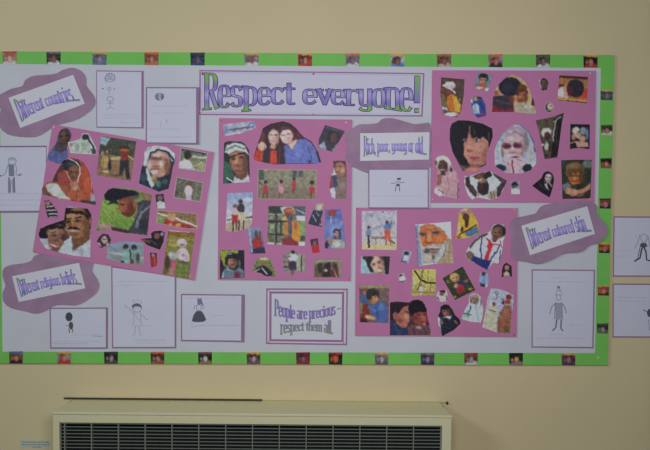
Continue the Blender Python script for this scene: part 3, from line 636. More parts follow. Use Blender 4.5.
_o = fine(94, 180, 7.5, [('o', '75,110 100,75 140,58 230,62 320,75 435,110 420,200 400,415 250,400 120,375 15,380 40,300 60,170')] + [('n',6,3),('d',200,330,80,40,(96,140,56)),('d',110,210,50,40,(130,160,76)),
('p','330,90 435,105 430,160 360,165',(112,114,74)),('d',398,128,26,16,(160,92,74)),('p','320,170 370,150 435,155 425,260 400,415 240,395 285,340 330,240',(62,62,76)),('l','412,200 355,250 330,300 318,350',18,(108,112,128)),('l','370,180 340,230 300,280',10,(86,88,102)),('d',380,340,40,50,(46,46,58)),
('e',250,190,66,86,(130,64,48),-14),('d',215,195,30,45,(156,88,66)),('d',280,215,30,50,(100,46,38)),('d',255,262,26,18,(92,48,42)),('e',300,115,42,32,(84,78,82)),('e',305,180,14,28,(146,84,64)),
('p','75,115 105,75 140,58 315,82 335,112 262,122 190,148 130,165 85,145',(30,30,46)),('p','100,185 120,165 175,155 180,178 135,178',(26,26,36)),('d',210,183,16,6,(50,26,28),.6),('l','205,248 240,252',6,(70,32,34)),('d',185,215,14,10,(150,84,66)),
('e',95,352,62,26,(150,118,112)),('d',60,345,30,14,(170,140,136)),('p','130,350 220,368 270,380 250,402 130,378',(66,48,52)),('d',25,372,20,12,(90,100,60))])
photo('elderly person in a dark beret against grass, centre of the left sheet', _o[0], (116, 150, 62), _o[1:], GA)
_o = fine(136, 142, 8.34, [('o', '70,80 100,40 180,28 260,45 322,95 330,140 305,220 292,300 270,390 190,415 120,385 25,345 45,220 70,150')] + [('n',5,3),
('p','65,80 100,38 180,26 265,43 332,100 328,150 300,160 270,95 180,75 115,100 85,200 60,200',(178,188,200)),('l','118,95 190,64 268,86 312,145',17,(42,50,68)),('l','80,75 130,45',10,(120,130,146)),('l','150,52 200,44',6,(130,140,156)),
('e',195,185,90,110,(170,128,116),12),('d',180,105,50,18,(196,164,150)),('d',165,138,52,15,(104,62,62)),('d',250,150,22,10,(120,76,70)),('d',262,215,26,60,(118,72,52)),('d',110,200,22,50,(190,166,158)),('d',205,182,12,22,(226,204,198)),('d',170,205,26,9,(134,84,78)),('e',158,228,36,8,(120,70,68)),('e',156,250,26,20,(204,176,176)),('d',215,250,26,20,(180,132,104)),
('d',150,312,28,42,(146,116,84)),('d',150,300,18,18,(170,140,104)),('p','85,220 100,230 150,360 130,385 95,320',(174,188,190)),('p','190,310 280,270 285,320 270,390 195,412',(34,48,60)),('d',190,350,20,30,(96,122,116)),('d',240,330,24,24,(70,90,96)),('d',60,300,20,30,(58,80,104))])
photo('old woman in a white striped headscarf, top of the left sheet', _o[0], (38, 54, 72), _o[1:], GA)
photo('snapshot of a dark-haired man in white, top right corner of the left sheet', '181,147.8 207.7,153 205,171.8 178.4,168.3', (104, 112, 92), [('g', 148, (84, 92, 76), 172, (142, 144, 112)), ('l', '182,149 206,154', 1.8, (60, 66, 62)), ('n', 6, 4), ('l', '193,156.5 206,158', 2.2, (165, 168, 160)), ('e', 187.6, 154.8, 3.6, 4.4, (52, 44, 50)), ('p', '179,163 184,158.6 190,161 194,169 179,168', (182, 186, 200)), ('e', 201, 165, 3, 3, (150, 158, 110))], GA, (160, 162, 165))
photo('snapshot of a child in white on grey, right side of left sheet', '176.6,177 203.3,182.5 200.6,202 173.4,197.6', (98, 100, 86), [('n', 6, 3), ('l', '176,192 200,196', .8, (130, 130, 110)), ('l', '183,180 181,197', .8, (76, 78, 68)), ('l', '197,183 195,200', .8, (120, 122, 104)), ('e', 190, 183.8, 2.2, 2.4, (112, 72, 62)), ('e', 188.8, 190.5, 4, 5, (196, 172, 184)), ('p', '185.5,193 192,193 191,202 186.5,201', (190, 166, 180)), ('e', 176.5, 193, 2, 3, (80, 76, 70))], GA, (160, 160, 165))
photo('tiny dark-haired person in a white shirt, right of the beret picture', '155.2,194.6 163.3,193.7 166,208.3 157,209', (58, 52, 58), [('e', 160, 198, 2.4, 2.6, (120, 90, 88)), ('p', '157,203 160,200.6 165,203 166,209 157,209', (180, 186, 200))], GA)
photo('long narrow picture with a child, white stripe and red flowers, left sheet', '157.2,209.8 196.3,213.3 198,228.5 187,229 156.3,223', (128, 104, 72), [('n', 6, 3), ('p', '156,216 166,217 168,224 156,223', (116, 138, 80)), ('l', '158,213.5 175,218 197,226.5', 1.8, (190, 186, 178)), ('p', '164,219 176,221 192,226 198,229 180,228 164,225', (160, 50, 48)), ('n', 5, 2), ('e', 171.6, 216, 4.2, 5.2, (178, 138, 104)), ('e', 171.6, 211.4, 4, 1.8, (146, 110, 72)), ('e', 178, 225, 2.6, 1.6, (190, 150, 70)), ('e', 170.5, 225, 2, 2, (190, 150, 80))], GA, (165, 140, 130))
photo('small cut-out of a person in black reaching sideways, above the two seated children', '140,239 145,238.4 151.8,238 150.8,233.4 154,231.2 161,230.6 165,232.6 164,237 163.4,241.8 159.8,249.8 148,245.4', (38, 34, 44), [('e', 157, 236, 3, 3, (120, 78, 72)), ('l', '141,240 149,241.5', 2.4, (112, 76, 66)), ('e', 162, 234, 1.8, 1.8, (120, 120, 140)), ('l', '150,240 157,245', 1, (70, 64, 76))], GA)
photo('two children in pale blue by the water, bottom of the left sheet', '106.6,254 107,247 110,244.4 122.5,241.4 134,242 143.8,243.6 143.8,265.8 125,263.4 107,259.6', (126, 148, 166), [('g', 241, (116, 142, 168), 266, (128, 130, 130)), ('l', '107,252 143,258', 2, (152, 160, 160)), ('e', 126, 246.8, 2.8, 3, (62, 48, 50)), ('e', 134, 247.6, 2.8, 3, (62, 48, 50)), ('e', 126, 256, 4, 7, (118, 160, 158)), ('e', 134.6, 256, 3.8, 7, (104, 140, 136)), ('l', '130,250 131,263', 1.4, (62, 60, 66)), ('e', 138, 258, 1.8, 4.6, (66, 66, 66)), ('e', 122.5, 262, 2, 1.5, (60, 62, 66)), ('e', 132, 261.5, 2, 2, (84, 70, 62))], GA)
photo('tiny black and white cut-out face to the right of the couple', '96.7,241.6 99,237 103,233.6 108.3,234.5 111,239.8 108.3,247 104,246 102,248 99.4,247 99,243', (58, 46, 52), [('e', 104.4, 240, 3, 3.8, (170, 148, 154)), ('l', '103,239 106,239.6', .8, (50, 42, 52)), ('l', '99,243 101,246', 1.2, (170, 160, 170)), ('e', 107.6, 245, 1.2, 2, (170, 160, 172))], GA)
photo('tiny cut-out of a person in a red dress, below the reaching figure', '150,252.5 156.6,253 157.2,262 156.6,265.8 151.3,267.6 150.4,262', (150, 42, 44), [('p', '149,251 158,252 157,257 150,257', (60, 40, 48)), ('e', 153.4, 255.4, 1.7, 2, (160, 110, 100)), ('l', '154.6,258 155,265', .9, (190, 100, 90))], GA)
_o = fine(161, 228, 8.65, [('o', '62,18 295,40 240,440 12,400 40,180')] + [('p','60,18 298,40 294,80 58,70',(130,92,44)),('d',110,130,40,40,(150,146,78)),('d',260,130,30,40,(130,116,54)),('p','140,290 262,290 240,440 120,430',(104,120,56)),('n',7,2.5),('l','70,22 240,34',10,(186,186,170)),
('e',182,130,40,38,(192,176,190)),('e',184,150,22,20,(164,124,112)),('d',184,145,14,4,(90,60,60)),('p','135,200 170,172 210,175 245,230 240,290 180,285 130,250',(192,172,188)),('d',190,235,12,12,(150,84,104)),('d',160,215,10,10,(160,140,160)),('d',222,255,12,20,(170,140,160)),('l','150,295 235,305',12,(90,74,90)),
('e',105,240,40,32,(146,156,160)),('d',80,220,18,16,(168,170,180)),('p','85,275 132,280 125,345 85,340',(184,78,116)),('p','85,340 115,345 105,410 75,405',(190,96,136)),('e',55,300,26,60,(74,56,52)),('d',40,370,26,30,(96,84,46)),('l','190,280 185,300',8,(80,60,90)),('d',255,410,8,8,(200,150,110))])
photo('toddler in a pale pink hood on grass, bottom right of the left sheet', _o[0], (122, 120, 58), _o[1:], GA)
# --- centre sheet
photo('narrow strip of blurred blue lettering, top left of the centre sheet', '223,125 230,123.4 254,121 256,128 240,133.6 225,136', (148, 152, 178), [('n', 8, 2.5), ('l', '225,131 235,128.5', 1.4, (86, 102, 140)), ('l', '231,130 252,126.6', 2.2, (92, 92, 116)), ('e', 251.4, 125, 3, 3, (92, 108, 168)), ('e', 251.4, 125, 1.3, 1.3, (170, 174, 196)), ('e', 226, 130.5, 2, 3, (100, 120, 160)), ('l', '227,135 240,132.6', 1.2, (178, 180, 192)), ('l', '236,125.4 246,124', 1, (170, 166, 160))], GB)
_o = fine(250, 118, 8.78, [('o', '30,350 60,250 100,130 112,90 180,50 290,28 350,45 400,85 470,165 540,205 600,300 625,390 560,402 320,405 200,408 120,390 45,372')] + [('d',105,170,25,60,(110,60,56)),('d',430,150,30,30,(96,44,52)),
('e',208,165,46,66,(202,164,154)),('d',240,180,14,50,(160,116,110)),('d',185,150,14,6,(84,50,56),.6),('d',228,150,13,6,(84,50,56),.6),('d',207,178,9,8,(176,128,122)),('e',207,202,17,8,(140,44,58)),('e',207,200,12,4,(216,196,196)),('d',205,248,26,26,(196,152,112)),
('p','28,352 60,280 90,262 135,280 118,388 45,372',(184,54,38)),('p','118,285 175,265 178,402 112,388',(46,46,60)),('p','176,285 236,285 238,406 176,404',(194,58,38)),('p','236,240 300,240 310,404 238,404',(58,36,48)),('l','258,250 262,400',8,(96,50,54)),
('e',104,248,36,36,(200,160,144)),('l','90,245 85,285',5,(150,104,96)),('l','125,235 130,265',5,(150,104,96)),
('p','250,95 300,75 375,85 400,180 370,205 352,110 290,100 262,140',(90,42,50)),('e',318,156,54,72,(208,176,172),-12),('d',362,150,10,24,(190,140,136)),('d',350,195,20,30,(176,134,130)),('d',292,150,15,6,(92,60,70),.6),('d',338,140,15,6,(92,60,70),.6),('d',312,170,9,10,(186,146,142)),('e',318,196,22,7,(160,84,96),-12),('e',318,194,15,3,(222,206,208),-12),
('p','255,110 300,78 372,88 385,130 340,100 290,105 262,150',(84,40,48)),('p','335,232 405,185 420,195 372,290 345,262',(196,162,138)),
('p','300,245 338,235 368,292 425,188 485,185 535,212 600,312 618,400 310,405',(86,98,178)),('d',420,290,40,60,(98,112,192)),('l','510,260 535,330 540,398',10,(60,66,134)),('l','320,300 400,345',5,(72,82,158)),('d',522,385,14,14,(40,36,52)),('l','585,300 620,395',16,(48,38,54))])
photo('cut-out of two long-haired women smiling cheek to cheek, top of the centre sheet', _o[0], (58, 36, 48), _o[1:], GB)
_o = fine(215, 112, 5, [('o', '45,155 60,147 75,145 130,148 150,160 170,190 175,350 40,358')] + [('p','40,240 75,260 95,320 60,358 38,358',(52,92,78)),('p','95,325 165,300 178,355 90,360',(164,174,192)),('l','60,330 90,350',7,(170,178,184)),('e',130,300,34,38,(104,66,52)),
('e',118,250,43,62,(142,94,74),-12),('d',150,260,14,45,(96,60,50)),('d',100,215,26,10,(170,118,92)),('d',95,255,12,14,(166,112,88)),('p','48,200 58,165 110,150 150,168 172,220 150,200 100,192 70,212',(172,180,184)),('l','58,190 98,168 150,184',8,(88,116,102)),('l','52,172 70,150 120,152',5,(60,66,70)),('l','74,228 106,214',8,(40,28,30)),('l','116,210 150,206',8,(40,28,30)),('d',92,234,12,6,(60,38,36),.6),('d',134,226,13,6,(60,38,36),.6),('d',108,248,7,18,(186,134,108)),('d',114,266,13,5,(96,58,48)),('l','102,292 128,296 146,286',5,(88,44,42)),('d',122,304,16,5,(120,78,64))])
photo('man in a pale cap with bold eyebrows, left of the centre sheet', _o[0], (38, 48, 46), _o[1:], GB)
photo('wide snapshot of four children in red by a pale house wall', '258,169 317,170 316,200 257,199', (132, 130, 112), [('g', 169, (126, 126, 104), 200, (128, 118, 104)), ('n', 4, 5), ('p', '258,187 317,188 317,200 257,200', (118, 106, 92)), ('p', '258.5,170 264,170 264,180 258.5,180', (70, 82, 84)), ('p', '292.6,170.5 297,170.5 297,177 292.6,177', (66, 74, 84)), ('p', '298.4,170.5 303,170.5 303,177 298.4,177', (72, 78, 88)),
      ('e', 265.4, 189.5, 2.4, 4.6, (172, 46, 64)), ('e', 265.6, 182, 1.6, 1.8, (48, 36, 38)), ('l', '258,181 263,185', .8, (70, 56, 56)), ('l', '264,193 262.6,198', .9, (70, 50, 46)), ('l', '267,193 267.4,198', .9, (70, 50, 46)), ('e', 280.8, 188.5, 2.6, 5, (196, 120, 142)), ('e', 281.2, 181.4, 1.7, 1.8, (50, 38, 40)), ('l', '280,193 278.5,199', .9, (90, 60, 54)), ('e', 294, 185.6, 2.2, 5, (170, 44, 52)), ('e', 294, 178.6, 1.6, 1.6, (60, 42, 40)), ('l', '293,190 293,193', 1, (80, 54, 48)), ('e', 312, 190, 2.8, 4, (180, 44, 54)), ('e', 312, 182.6, 2, 2.4, (46, 36, 40)), ('l', '311,193 311,198', 1, (80, 54, 50))], GB, (150, 140, 130))
photo('tilted dark photograph of a shadowed face, upper right of the centre sheet', '325,125 345,131 333,152 326,150 318,147 319,139', (54, 50, 66), [('e', 333, 137, 6, 7, (44, 36, 46)), ('e', 334, 138, 3.6, 5, (84, 58, 62)), ('p', '318,146 324,141 327,151 320,148', (126, 142, 166)), ('p', '332,150 338,143 336,148 333,152.6', (120, 132, 156)), ('l', '326,127 343,132', 1.2, (70, 78, 96))], GB)
_o = fine(328, 158, 10.2, [('o', '50,28 120,24 175,30 190,90 188,415 80,415 40,400 12,310 30,170 55,150')] + [('p','50,28 175,28 188,100 185,180 60,120',(104,74,66)),('e',118,110,54,82,(152,104,84),-6),('p','60,30 170,30 180,80 150,48 90,45 66,90',(74,50,48)),('d',80,90,16,9,(84,50,44)),('d',132,85,18,9,(84,50,44)),('d',95,115,10,18,(176,124,100)),('d',95,140,22,7,(110,58,54)),('d',150,130,20,40,(176,128,100)),('d',105,170,30,14,(120,80,66)),('l','105,200 170,185',10,(110,52,60)),
('p','95,210 175,195 190,260 188,415 80,415',(116,100,92)),('d',150,290,26,50,(128,112,116)),('l','85,360 140,375',12,(100,84,62)),('p','30,175 60,110 90,180 60,190',(176,184,204)),('p','30,180 90,175 95,290 55,300 45,220',(52,62,104)),('p','10,260 40,180 45,300 15,310',(166,42,62)),('l','65,280 70,350',12,(60,70,110)),('p','15,320 60,300 80,350 75,415 40,405',(174,180,204))])
photo('person in brown beside red, white and blue cloth, right of the centre sheet', _o[0], (112, 96, 86), _o[1:], GB)
photo('two players in shorts under a blue sky, left of the centre sheet', '227.7,193 253,192.5 252,223.8 249,228 234,232 225.6,231 226.4,212', (150, 162, 192), [('g', 193, (120, 146, 194), 222, (186, 184, 194)), ('p', '225,224 253,219 253,233 224,233', (160, 150, 130)), ('e', 247, 200, 4, 2, (180, 186, 200)), ('l', '227,220 234,219', 1.5, (90, 110, 90)), ('l', '246,218 252,217', 2, (84, 104, 84)), ('e', 240.6, 201.6, 1.9, 2.4, (64, 46, 44)), ('e', 240.8, 208.4, 4, 5, (58, 56, 62)), ('p', '237,212 245,212 245,222 241.4,222 237.6,221', (176, 168, 140)), ('l', '239,221 239,230', 1.6, (88, 62, 56)), ('l', '243.6,221 243.4,229', 1.6, (88, 62, 56)), ('e', 235, 206.4, 1.9, 2.2, (110, 70, 64)), ('e', 234.8, 212, 3, 4.4, (186, 158, 168)), ('p', '231.6,215 238,215 238,223 232,223', (170, 40, 56)), ('l', '233,222 233,231', 1.5, (96, 60, 56)), ('l', '236.4,222 236.4,230', 1.5, (96, 60, 56))], GB)
photo('small tilted picture of a red top on blue, below the two players', '247.7,228 260.4,227 265.7,253.3 251,253.6', (92, 110, 152), [('g', 228, (112, 128, 158), 253, (60, 80, 140)), ('e', 257.4, 243, 5, 6.5, (166, 42, 46)), ('l', '256,232 257,240', 2.2, (110, 56, 54)), ('l', '260,232 259.4,240', 1.8, (104, 60, 56)), ('e', 256.6, 234, 1.8, 2, (90, 60, 60)), ('p', '253,249 265,247 266,254 251,254', (52, 44, 80)), ('l', '249,229 252,252', 1.6, (126, 160, 188))], GB)
_o = fine(264, 202, 9.37, [('o', '42,36 388,40 388,412 28,396')] + [('n',8,3),('p','42,36 180,38 170,110 42,100',(50,58,60)),('p','150,50 260,45 300,70 290,110 170,110',(160,166,178)),('p','280,40 388,40 388,150 300,130',(74,84,98)),('l','300,70 385,110',12,(150,160,180)),('p','300,130 388,130 388,180 310,175',(178,184,204)),
('p','330,180 388,180 388,310 335,320',(118,150,92)),('d',360,340,24,24,(66,60,70)),
('l','45,115 220,115',8,(150,150,140)),('l','42,180 220,185',22,(48,48,56)),('l','115,60 115,395',18,(54,56,58)),('l','160,180 158,300',14,(50,50,56)),('d',75,230,26,24,(150,158,116)),('l','42,300 200,310',14,(46,50,48)),('d',70,350,26,26,(90,90,66)),('d',135,240,14,34,(110,130,100)),
('p','170,160 205,120 215,165 180,172',(206,164,84)),('e',235,90,52,36,(158,82,48)),('d',240,80,34,14,(178,100,62)),('d',225,120,30,20,(120,56,52)),('l','180,90 210,65 260,58',6,(110,54,40)),('p','180,190 225,180 228,320 180,310',(176,120,56)),
('p','265,190 300,170 330,200 340,300 335,380 262,370',(206,132,44)),('d',295,230,16,40,(150,72,50)),('p','228,110 275,120 262,180 258,375 228,375',(80,72,92)),('l','240,130 238,370',7,(98,92,110)),
('p','165,340 230,330 320,372 318,412 170,400',(136,44,58)),('p','328,374 386,374 386,412 328,412',(196,196,202)),('p','28,380 95,382 95,400 28,396',(190,188,196)),('p','115,385 165,385 165,402 115,400',(186,170,180))])
photo('square picture of a figure in an orange robe, middle of the centre sheet', _o[0], (104, 112, 92), _o[1:], GB)
photo('small slanted dark blue picture, right of the orange robe picture', '316.7,202.7 324,203.7 322.6,213 320.6,219 322,227 314,225.4 308.2,223.8 312,213', (44, 48, 74), [('p', '316,202 325,203 323,211 314,210', (150, 142, 130)), ('e', 319.6, 207.4, 2.2, 2.8, (180, 162, 158)), ('l', '313,215 316,221', 1.2, (130, 150, 140)), ('l', '316,212 319,216', 1, (110, 120, 160)), ('e', 321, 224.5, 1.4, 1, (160, 165, 175))], GB)
_o = fine(322, 206, 10.2, [('o', '32,35 190,32 192,60 225,200 238,430 30,435 22,300 30,150')] + [('p','32,35 195,32 215,130 30,140',(78,94,168)),('d',130,250,60,60,(116,136,194)),('d',170,180,40,40,(104,120,186)),('e',100,72,44,34,(136,48,58)),('d',90,62,20,14,(160,62,66)),('l','92,105 90,185',6,(186,190,210)),
('e',152,262,34,32,(56,46,62)),('l','118,258 190,240',12,(50,42,56)),('e',152,285,22,30,(168,132,120),-10),('d',182,300,12,36,(60,44,56)),('d',145,278,10,5,(60,40,44),.5),('d',140,305,14,6,(120,70,70)),('p','120,300 150,330 180,330 195,310 190,345 130,345',(76,50,60)),
('p','95,350 160,335 225,360 235,430 95,432',(142,156,146)),('d',150,385,34,26,(184,196,196)),('p','55,330 90,320 120,360 90,400 60,380',(150,108,100)),('d',70,335,14,14,(170,120,104)),('p','25,380 60,350 70,400 60,435 28,435',(46,42,60))])
photo('girl with a red balloon against blue sky, right of the centre sheet', _o[0], (92, 110, 176), _o[1:], GB)
photo('tiny slanted picture with a red lower half, left of the balloon girl', '310,239.6 317.7,238 319.8,252.3 312.4,253.3', (64, 52, 66), [('p', '310,246 320,244 321,254 311,254', (178, 36, 52)), ('e', 314.6, 243, 1.8, 2.2, (120, 84, 86))], GB)
_o = fine(218, 248, 13.24, [('o', '28,30 348,28 350,395 24,405')] + [('p','28,30 265,28 260,70 120,110 95,200 90,260 60,200 28,110',(132,152,40)),('n',4,3),('p','265,28 348,28 348,290 290,220 265,120',(36,34,52)),('p','28,120 60,200 90,260 60,320 28,330',(52,34,44)),
('e',185,160,92,100,(38,38,46)),('l','140,85 175,80',14,(130,140,180)),('e',190,190,62,74,(150,106,84)),('d',230,190,24,60,(100,66,58)),('d',145,170,16,26,(190,158,140)),('p','120,120 250,110 262,180 235,150 180,140 140,155 125,190',(36,36,44)),('d',165,170,13,6,(50,30,34),.5),('d',212,168,13,6,(50,30,34),.5),('d',188,195,9,12,(176,128,104)),('d',192,222,18,8,(70,34,34)),('d',185,245,22,9,(120,80,68)),
('p','50,330 110,255 150,275 220,300 280,255 345,300 345,395 50,398',(92,112,132)),('p','105,230 135,240 160,300 120,290',(136,146,154)),('l','75,330 65,390',14,(150,176,196)),('p','220,310 290,315 292,392 215,388',(110,44,62)),('l','270,330 345,345',10,(74,84,104)),('d',285,215,10,40,(120,130,120))])
photo('child in a grey-blue hooded top, bottom left of the centre sheet', _o[0], (40, 42, 50), _o[1:], GB)
photo('arch-shaped cut-out of a child among leaves, bottom of the centre sheet', '253,272 254,265 256,260.7 259.6,257.6 263.5,256.5 268,258 271,260.7 274,269 276,277.6 270,276 265.7,276.6 261,273', (104, 120, 66), [('n', 12, 1.8), ('e', 263.8, 259, 4, 2, (188, 186, 150)), ('e', 263.4, 263, 2.6, 3, (140, 96, 66)), ('p', '256,268 264,265 272,272 272,277 258,274', (36, 36, 48)), ('l', '262,268 267,274', 1.4, (150, 160, 165)), ('l', '255,272 259,269', 1.3, (150, 150, 150))], GB)
photo('figure in a white top and dark skirt, bottom of the centre sheet', '282.8,255 288,252 291.7,249.7 296,251.6 300,254 305,255 305,271 297,272 292.6,275.5 288,272 283.4,271', (126, 118, 116), [('l', '283,257 290,257.4', 1.6, (92, 104, 112)), ('l', '283,261.6 289,262', 1.8, (150, 64, 72)), ('l', '283,267 290,267', 1.6, (60, 68, 70)), ('p', '297,255 305,255.4 305,271 297,271', (138, 150, 132)), ('l', '301.6,256 301.4,271', 1.4, (92, 50, 58)), ('l', '297.4,256 297.6,270', .8, (170, 160, 140)), ('e', 293, 257.6, 4.4, 4.4, (172, 186, 206)), ('e', 293.2, 251.8, 2, 2.2, (48, 40, 46)), ('e', 292.6, 266, 4.2, 5, (62, 46, 74)), ('l', '293,270 292.6,275', 1.4, (120, 76, 70)), ('l', '289,257 291,256', 1, (110, 84, 90))], GB)
photo('dim brown picture of people, bottom right corner of the centre sheet', '314.6,258.6 342,258.6 341,277.6 313.5,277.6', (98, 86, 72), [('n', 7, 4), ('p', '315,259 342,259 342,262 328,262 315,264', (138, 132, 112)), ('e', 320, 268, 3, 5, (58, 48, 48)), ('p', '324,264 330,262 332,277 322,277', (48, 40, 44)), ('e', 325.6, 270.4, 1.6, 1.4, (160, 156, 150)), ('e', 335, 266, 2.4, 2.8, (70, 46, 44)), ('p', '330,272 338,268 341,277 331,277', (96, 46, 48)), ('l', '334,271 337,277', 1.2, (150, 110, 90)), ('p', '338,262 342,262 342,277 339,277', (128, 130, 108))], GB, (120, 110, 110))
# --- top right sheet
_o = fine(438, 74, 9.78, [('o', '32,32 260,52 252,200 225,370 190,420 100,415 50,395 22,200')] + [('p','170,60 262,60 250,200 220,250 180,160',(80,64,58)),('p','22,190 60,200 100,330 40,330',(106,96,56)),
('d',65,160,40,40,(92,54,46)),('d',100,180,26,22,(128,58,44)),('d',45,150,16,16,(112,70,56)),('e',118,110,52,38,(188,178,184)),('l','52,112 90,125 140,155 165,185',18,(182,172,178)),('d',130,125,22,12,(150,136,150)),('d',75,65,20,12,(100,76,60)),
('p','90,220 130,195 165,210 200,260 225,370 170,385 110,360 85,280',(186,104,32)),('p','140,210 175,225 222,300 220,370 165,370 150,290',(206,146,44)),('l','130,220 160,370',8,(150,80,30)),('l','175,240 205,370',7,(220,170,80)),
('p','35,315 90,335 100,360 40,345',(176,178,188)),('e',125,395,66,20,(192,192,210)),('d',50,370,16,16,(110,90,80)),('l','215,240 205,270',12,(120,120,60))])
photo('child in a white sun hat and yellow shirt, top right sheet', _o[0], (76, 58, 48), _o[1:], GC)
photo('small tilted portrait of a black-haired child on a grey-blue ground, top right sheet', '478.5,72 492.5,75.3 487.8,91.6 473,87.8', (100, 124, 140), [('e', 483.6, 77.6, 4.8, 4.6, (40, 34, 42)), ('f', 483.2, 80.6, 3.4, 4.6, (176, 126, 108), None, 8), ('e', 483.8, 76.6, 3.8, 1.5, (40, 34, 42)), ('p', '475,86 480,83.6 486,86 484,89.4 475,88', (176, 66, 46)), ('e', 479.4, 87.8, 3.4, 1.4, (196, 170, 160)), ('e', 486.8, 89.6, 2, 1.5, (176, 196, 196))], GC)
photo('small cut-out figure in blue and white, left of the yellow hood cut-out', '470.7,99.4 474.6,95.7 481.6,97 485.5,104.9 486.3,115.7 477.7,118 472.3,112.6', (44, 66, 146), [('e', 476, 98.4, 3, 2.2, (160, 130, 84)), ('e', 479, 97.8, 2, 1.4, (60, 46, 50)), ('e', 475.6, 109, 3.6, 5.4, (132, 154, 186)), ('l', '480,102 484,112', 1.2, (30, 44, 110)), ('e', 482.4, 115, 2.8, 2, (112, 50, 96)), ('e', 471.6, 101, 1.3, 2, (190, 190, 190)), ('l', '477,104 479,113', 1.1, (176, 190, 206))], GC)
_o = fine(488, 72, 10.2, [('o', '40,408 50,260 65,200 105,130 180,55 250,30 320,55 375,95 415,160 440,240 470,290 490,430 360,418 260,408')] + [('p','45,250 150,235 250,250 260,330 262,408 42,406',(54,48,62)),('e',225,150,118,98,(38,38,54)),('d',200,160,60,50,(46,46,64)),
('p','60,200 100,190 115,235 60,248',(146,80,74)),('p','45,330 120,370 150,395 270,360 270,408 42,408',(128,34,44)),('d',245,280,30,40,(128,52,40)),('l','80,290 240,330',12,(76,70,84)),
('p','275,345 330,320 400,295 440,330 490,430 350,418 262,400',(158,150,132)),('d',400,350,36,28,(182,174,156)),('l','330,330 400,400',8,(132,124,108)),('e',350,165,50,40,(96,60,42)),('e',345,250,56,66,(152,86,60),8),('p','290,190 350,165 405,195 410,230 370,200 330,205 295,250',(84,50,38)),('d',385,260,18,44,(104,54,40)),('d',325,235,12,5,(56,30,28),.5),('d',368,232,12,5,(56,30,28),.5),('d',322,252,12,16,(186,112,80)),('e',335,285,26,7,(110,48,40)),('d',330,300,26,10,(120,64,46)),
('l','415,180 432,300',16,(180,150,104)),('p','450,250 462,245 478,340 446,340',(52,38,44)),('d',375,110,18,20,(190,150,104))])
photo('arched cut-out of a smiling child in cream under a yellow hood', _o[0], (176, 146, 100), _o[1:], GC)
photo('tiny white-edged cut-out of a dark head, right of the yellow hood cut-out', '539,80 543.8,77.7 548.7,80.8 548.7,89.3 545,90 541.4,90.9 540,86', (176, 160, 178), [('f', 544, 83.6, 3.2, 4.2, (110, 76, 70), (56, 42, 48)), ('p', '541,88 547,87 548,91 542,91', (62, 50, 66))], GC)
photo('dark-haired head between wooden rails, corner of the top right sheet', '559.3,75.3 588,76.9 587,103.3 557.4,100.2', (160, 104, 58), [('p', '559,75 589,76 588,79.6 559,78', (70, 42, 38)), ('l', '559,80.5 588,82', 2, (156, 104, 62)), ('p', '559,84 564,84 563,92 558,92', (96, 50, 42)), ('p', '580,88 588,88 587,99 576,98', (184, 64, 48)), ('p', '557,90 563,86 568,92 568,98 558,97', (190, 184, 190)), ('e', 566.6, 91, 4, 6, (196, 132, 112)), ('e', 562.6, 93, 1.5, 2.6, (206, 206, 216)), ('e', 575.4, 88.4, 8.8, 9, (44, 42, 58)), ('e', 570, 91, 3, 5, (84, 40, 46)), ('l', '558,98.4 587,101', 1.8, (186, 140, 70)), ('l', '557,100.6 587,103', 1.2, (70, 36, 36))], GC)
photo('tiny oval cut-out of a pale face below the tiny dark head', ell(549.2, 107.3, 4.5, 5.6, 14)[:-1], (70, 64, 66), [('e', 550.3, 106.4, 2.8, 3.6, (190, 164, 150)), ('l', '548,110.5 551,110', .9, (150, 130, 120)), ('e', 551, 105.6, .7, .4, (60, 44, 50))], GC, (160, 150, 160))
_o = fine(445, 118, 8.04, [('o', '40,85 55,45 105,18 190,20 300,44 380,85 384,150 358,228 335,290 330,378 280,400 250,430 140,425 115,380 60,270 38,180')] + [('d',120,350,50,60,(84,76,66)),('d',150,410,40,20,(96,92,74)),('e',235,425,72,34,(204,112,92)),
('e',250,235,104,166,(172,114,100)),('d',320,290,30,90,(146,92,82)),('d',185,270,26,50,(186,128,110)),('d',270,230,50,40,(186,126,112)),('d',250,385,60,16,(128,80,72)),
('p','40,60 105,15 200,18 385,80 384,150 358,228 345,185 305,150 280,172 252,150 222,168 205,130 190,112 178,165 152,195 148,300 205,380 130,380 55,270 36,180',(28,26,36)),('l','200,70 196,120',14,(112,78,74)),('l','228,90 240,130',8,(80,56,58)),('l','350,120 352,180',8,(70,66,72)),
('d',160,178,18,11,(90,56,56),.6),('e',160,176,11,8,(160,160,168)),('e',163,176,5,7,(24,18,26)),('d',262,180,28,14,(96,60,60),.6),('e',262,178,19,9,(168,168,176)),('e',256,178,8,8,(24,18,26)),('l','236,166 288,164',5,(44,28,34)),('l','148,164 172,162',5,(44,28,34)),
('d',196,240,14,30,(190,134,118)),('d',200,262,22,9,(134,80,72)),('d',180,265,8,8,(120,70,64),.6),('e',236,322,44,13,(164,76,84)),('l','196,322 276,320',4,(116,46,58)),('d',236,345,30,8,(142,90,80))])
photo('large portrait of a girl with a black fringe, top right sheet', _o[0], (34, 34, 40), _o[1:], GC)
